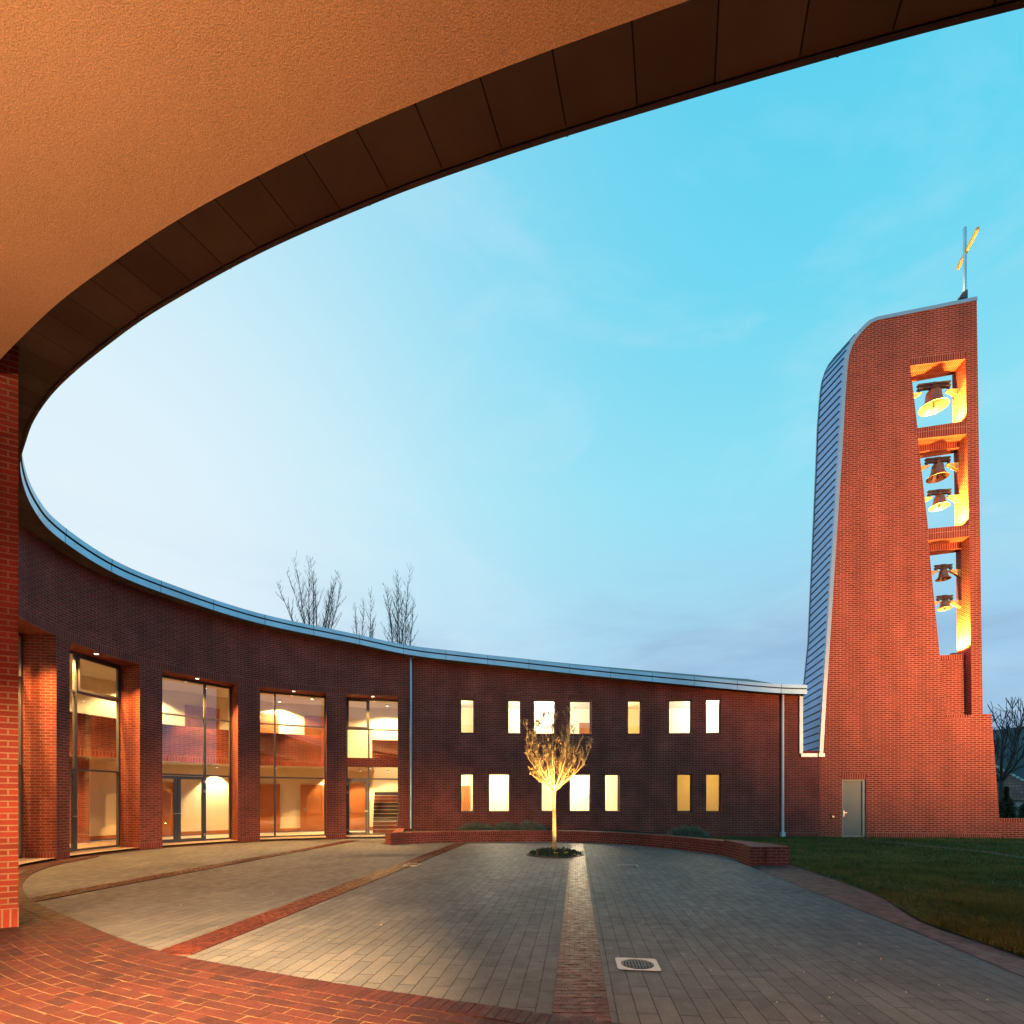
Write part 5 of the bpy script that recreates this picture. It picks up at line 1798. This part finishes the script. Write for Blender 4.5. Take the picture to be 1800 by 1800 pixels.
# dark evergreen bushes behind the garden wall
def bush(xp, yt, Y, wpx, seed, label):
    b = px(xp, HOR, Y); top = px(xp, yt, Y); w = wpx / F * Y / 2
    h = top.z
    shrub(b.x, Y, 0, w, w, h, seed, label, 'evergreen_bush', 'evergreen', 2600, 'bush', 'dark evergreen bushes behind the garden wall')
def bigbush(xp, yt, Y, wpx, seed, label):
    rnd = random.Random(seed)
    b = px(xp, HOR, Y); top = px(xp, yt, Y); w = wpx / F * Y / 2; h = top.z
    e = empty('evergreen_bush', (b.x, Y, 0), label, 'bush', 'dark evergreen bushes behind the garden wall')
    mb = MB()
    for k in range(5000):
        f = rnd.random(); t = rnd.random() * 6.283
        lump = 1 + .35 * noise.noise(Vector((math.cos(t) * 1.6 + seed, math.sin(t) * 1.6, f * 4)))
        rr = w * lump * math.sin(min(1, f * 1.05 + .18) * math.pi) ** .7 * math.sqrt(rnd.random())
        p = Vector((b.x + rr * math.cos(t), Y + rr * math.sin(t), f * h))
        v = Vector((rnd.uniform(-1, 1), rnd.uniform(-1, 1), rnd.uniform(-.2, 1))).normalized() * rnd.uniform(.08, .16)
        wv = v.orthogonal().normalized() * .035
        mb.face([p - wv, p + wv, p + v])
    mb.build('foliage', 'evergreen', e)
    mb = MB(); mb.tube((b.x, Y, -.1), (b.x, Y, h * .8), .06, .02, 6); mb.build('trunk', 'darkbark', e)
bigbush(1769, 1384, 27, 30, 41, 'dark evergreen bush close beside the foot of the tower')
bigbush(1806, 1398, 29, 26, 42, 'dark evergreen bush at the right edge before the tiled house')

# ================================================================== LAMPS OF THE PLACE
# wall lamp on the passage wall, left of the camera: lights the pier, the ceiling and the paving
def wall_lamp(loc, nrm, label, power, tgt, size, blend, up=None, name='wall_lamp', col=(1, .55, .20), soft=.08):
    e = empty(name, loc, label, 'lamp', 'lamps of the covered passage')
    mb = MB(); mb.box(loc, (.22, .14, .28), (-nrm[1], nrm[0])); mb.build('housing', 'blackmetal', e)
    d = (Vector(tgt) - Vector(loc)).normalized()
    p = Vector(loc) + d * .24
    mb = MB(); mb.box(Vector(loc) - Vector((0, 0, .145)), (.18, .1, .01), (-nrm[1], nrm[0])); mb.build('lens', 'lamp', e)
    lamp('wall_beam', 'SPOT', tuple(p), power, col, target=tgt, spot_size=R(size), spot_blend=blend, shadow_soft_size=soft, parent=e)
    if up:
        q = Vector(loc) + (Vector(up[1]) - Vector(loc)).normalized() * .24
        lamp('up_beam', 'SPOT', tuple(q), up[0], up[3] if len(up) > 3 else col, target=up[1], spot_size=R(up[2]), spot_blend=.8, shadow_soft_size=.2, parent=e)
UPC = (1, .55, .25)
wall_lamp((-5.6, -2.9, 2.9), (.5, .85), 'wall lamp on the passage wall left of the viewer', 10500, (-5.4, 5.6, -1.4), 60, .45, (9000, (-5.4, -1.6, 9), 128, UPC))
wall_lamp((-1.0, -4.2, 4.6), (.1, .99), 'wall lamp on the passage wall behind the viewer', 95000, (-3.0, 3.9, -1.0), 37, 1.0, (9000, (-.9, -2.4, 9), 140, UPC), 'wall_lamp', (1, .60, .27))
wall_lamp((4.5, -4.9, 4.6), (.1, .99), 'wall lamp on the passage wall right of the viewer', 5500, (2.2, 2.6, -.9), 46, 1.0, (6500, (4.4, -3.4, 9), 140, UPC), 'wall_lamp', (1, .60, .27))
# floodlight mast for the tower
e = empty('floodlight_mast', (20.5, 1.5, 0), 'floodlight on a short mast on the lawn aimed at the tower', 'lamp')
mb = MB(); mb.tube((20.5, 1.5, 0), (20.5, 1.5, 3.6), .06, .05, 12); mb.build('mast', 'frame', e)
mb = MB(); mb.box((20.5, 1.6, 3.75), (.5, .2, .35)); mb.build('housing', 'blackmetal', e)
mb = MB(); mb.box((20.5, 1.71, 3.75), (.44, .01, .29)); mb.build('lens', 'lamp', e)
lamp('flood_beam', 'SPOT', (20.5, 1.85, 3.8), 35000, (1, .45, .18), target=(18.7, 21, 10.8), spot_size=R(72), spot_blend=1.0, shadow_soft_size=.3, parent=e)

# ================================================================== WORLD
w = bpy.data.worlds.new('World'); sc.world = w; w.use_nodes = True
nt = w.node_tree; nt.nodes.clear()
out = node(nt, 'ShaderNodeOutputWorld')
tc = node(nt, 'ShaderNodeTexCoord')
nrmv = node(nt, 'ShaderNodeVectorMath', operation='NORMALIZE'); nt.links.new(tc.outputs['Generated'], nrmv.inputs[0])
sp = node(nt, 'ShaderNodeSeparateXYZ'); nt.links.new(nrmv.outputs[0], sp.inputs[0])
rp = node(nt, 'ShaderNodeValToRGB')
cr_ = rp.color_ramp
stops = [(0.0, (.20, .36, .56)), (.10, (.27, .47, .70)), (.20, (.36, .60, .83)), (.33, (.36, .69, .88)), (.50, (.27, .74, .90)), (.68, (.14, .67, .88)), (.86, (.07, .60, .85)), (1.0, (.05, .5, .8))]
cr_.elements[0].position = 0; cr_.elements[0].color = c4(stops[0][1]); cr_.elements[1].position = 1; cr_.elements[1].color = c4(stops[-1][1])
for p, c in stops[1:-1]:
    el = cr_.elements.new(p); el.color = c4(c)
nt.links.new(sp.outputs[2], rp.inputs[0])
gd = Vector((-.60, .70, .44)).normalized()
dot = node(nt, 'ShaderNodeVectorMath', operation='DOT_PRODUCT'); nt.links.new(nrmv.outputs[0], dot.inputs[0]); dot.inputs[1].default_value = gd
mx0 = node(nt, 'ShaderNodeMath', operation='MAXIMUM'); nt.links.new(dot.outputs['Value'], mx0.inputs[0]); mx0.inputs[1].default_value = 0
pw = node(nt, 'ShaderNodeMath', operation='POWER'); nt.links.new(mx0.outputs[0], pw.inputs[0]); pw.inputs[1].default_value = 6
ml = node(nt, 'ShaderNodeMath', operation='MULTIPLY'); nt.links.new(pw.outputs[0], ml.inputs[0]); ml.inputs[1].default_value = .88
col = mixc(nt, ml.outputs[0], rp.outputs[0], c4((.80, .90, .97)))
# soft cloud veils, stretched along the horizon
mp = node(nt, 'ShaderNodeMapping'); mp.inputs['Scale'].default_value = (1.6, 1.6, 6.5)
nt.links.new(nrmv.outputs[0], mp.inputs[0])
cn = node(nt, 'ShaderNodeTexNoise', Scale=1.7, Detail=6, Roughness=.55, Distortion=.4); nt.links.new(mp.outputs[0], cn.inputs['Vector'])
cf = node(nt, 'ShaderNodeMapRange'); nt.links.new(cn.outputs['Fac'], cf.inputs[0]); cf.inputs['From Min'].default_value = .40; cf.inputs['From Max'].default_value = .62
el_ = node(nt, 'ShaderNodeMapRange'); nt.links.new(sp.outputs[2], el_.inputs[0]); el_.inputs['From Min'].default_value = .42; el_.inputs['From Max'].default_value = .14
cm = node(nt, 'ShaderNodeMath', operation='MULTIPLY'); nt.links.new(cf.outputs[0], cm.inputs[0]); nt.links.new(el_.outputs[0], cm.inputs[1])
cm2 = node(nt, 'ShaderNodeMath', operation='MULTIPLY'); nt.links.new(cm.outputs[0], cm2.inputs[0]); cm2.inputs[1].default_value = .72
col = mixc(nt, cm2.outputs[0], col, c4((.25, .35, .58)))
# pale wisps
mp2 = node(nt, 'ShaderNodeMapping'); mp2.inputs['Scale'].default_value = (1.2, 1.2, 3.0); mp2.inputs['Location'].default_value = (3, 1, 0)
nt.links.new(nrmv.outputs[0], mp2.inputs[0])
cn2 = node(nt, 'ShaderNodeTexNoise', Scale=2.2, Detail=7, Roughness=.6, Distortion=.6); nt.links.new(mp2.outputs[0], cn2.inputs['Vector'])
cf2 = node(nt, 'ShaderNodeMapRange'); nt.links.new(cn2.outputs['Fac'], cf2.inputs[0]); cf2.inputs['From Min'].default_value = .48; cf2.inputs['From Max'].default_value = .75; cf2.inputs['To Max'].default_value = .30
col = mixc(nt, cf2.outputs[0], col, c4((.72, .85, .94)))
bg1 = node(nt, 'ShaderNodeBackground', Strength=1.0); nt.links.new(col, bg1.inputs['Color'])
sky = node(nt, 'ShaderNodeTexSky'); sky.sky_type = 'NISHITA'; sky.sun_disc = False; sky.sun_elevation = R(1.5); sky.sun_rotation = R(-40)
bg2 = node(nt, 'ShaderNodeBackground', Strength=.01); nt.links.new(sky.outputs[0], bg2.inputs['Color'])
ad = node(nt, 'ShaderNodeAddShader'); nt.links.new(bg1.outputs[0], ad.inputs[0]); nt.links.new(bg2.outputs[0], ad.inputs[1])
nt.links.new(ad.outputs[0], out.inputs['Surface'])

# ================================================================== CAMERA
cam = bpy.data.cameras.new('camera'); co = bpy.data.objects.new('camera', cam); COL.objects.link(co)
co.location = (0, 0, EYE); co.rotation_euler = (R(90), 0, 0)
cam.sensor_width = 36; cam.lens = 36 * F / 1800
cam.shift_y = (HOR - 900) / 1800; cam.clip_end = 2000; cam.clip_start = .05
sc.camera = co
sc.view_settings.view_transform = 'Standard'; sc.view_settings.look = 'None'; sc.view_settings.exposure = 0; sc.view_settings.gamma = 1
sc.render.engine = 'CYCLES'
sc.cycles.use_denoising = True
sc.cycles.max_bounces = 8; sc.cycles.transparent_max_bounces = 12
sc.cycles.sample_clamp_indirect = 4.0
sc.cycles.caustics_reflective = False; sc.cycles.caustics_refractive = False
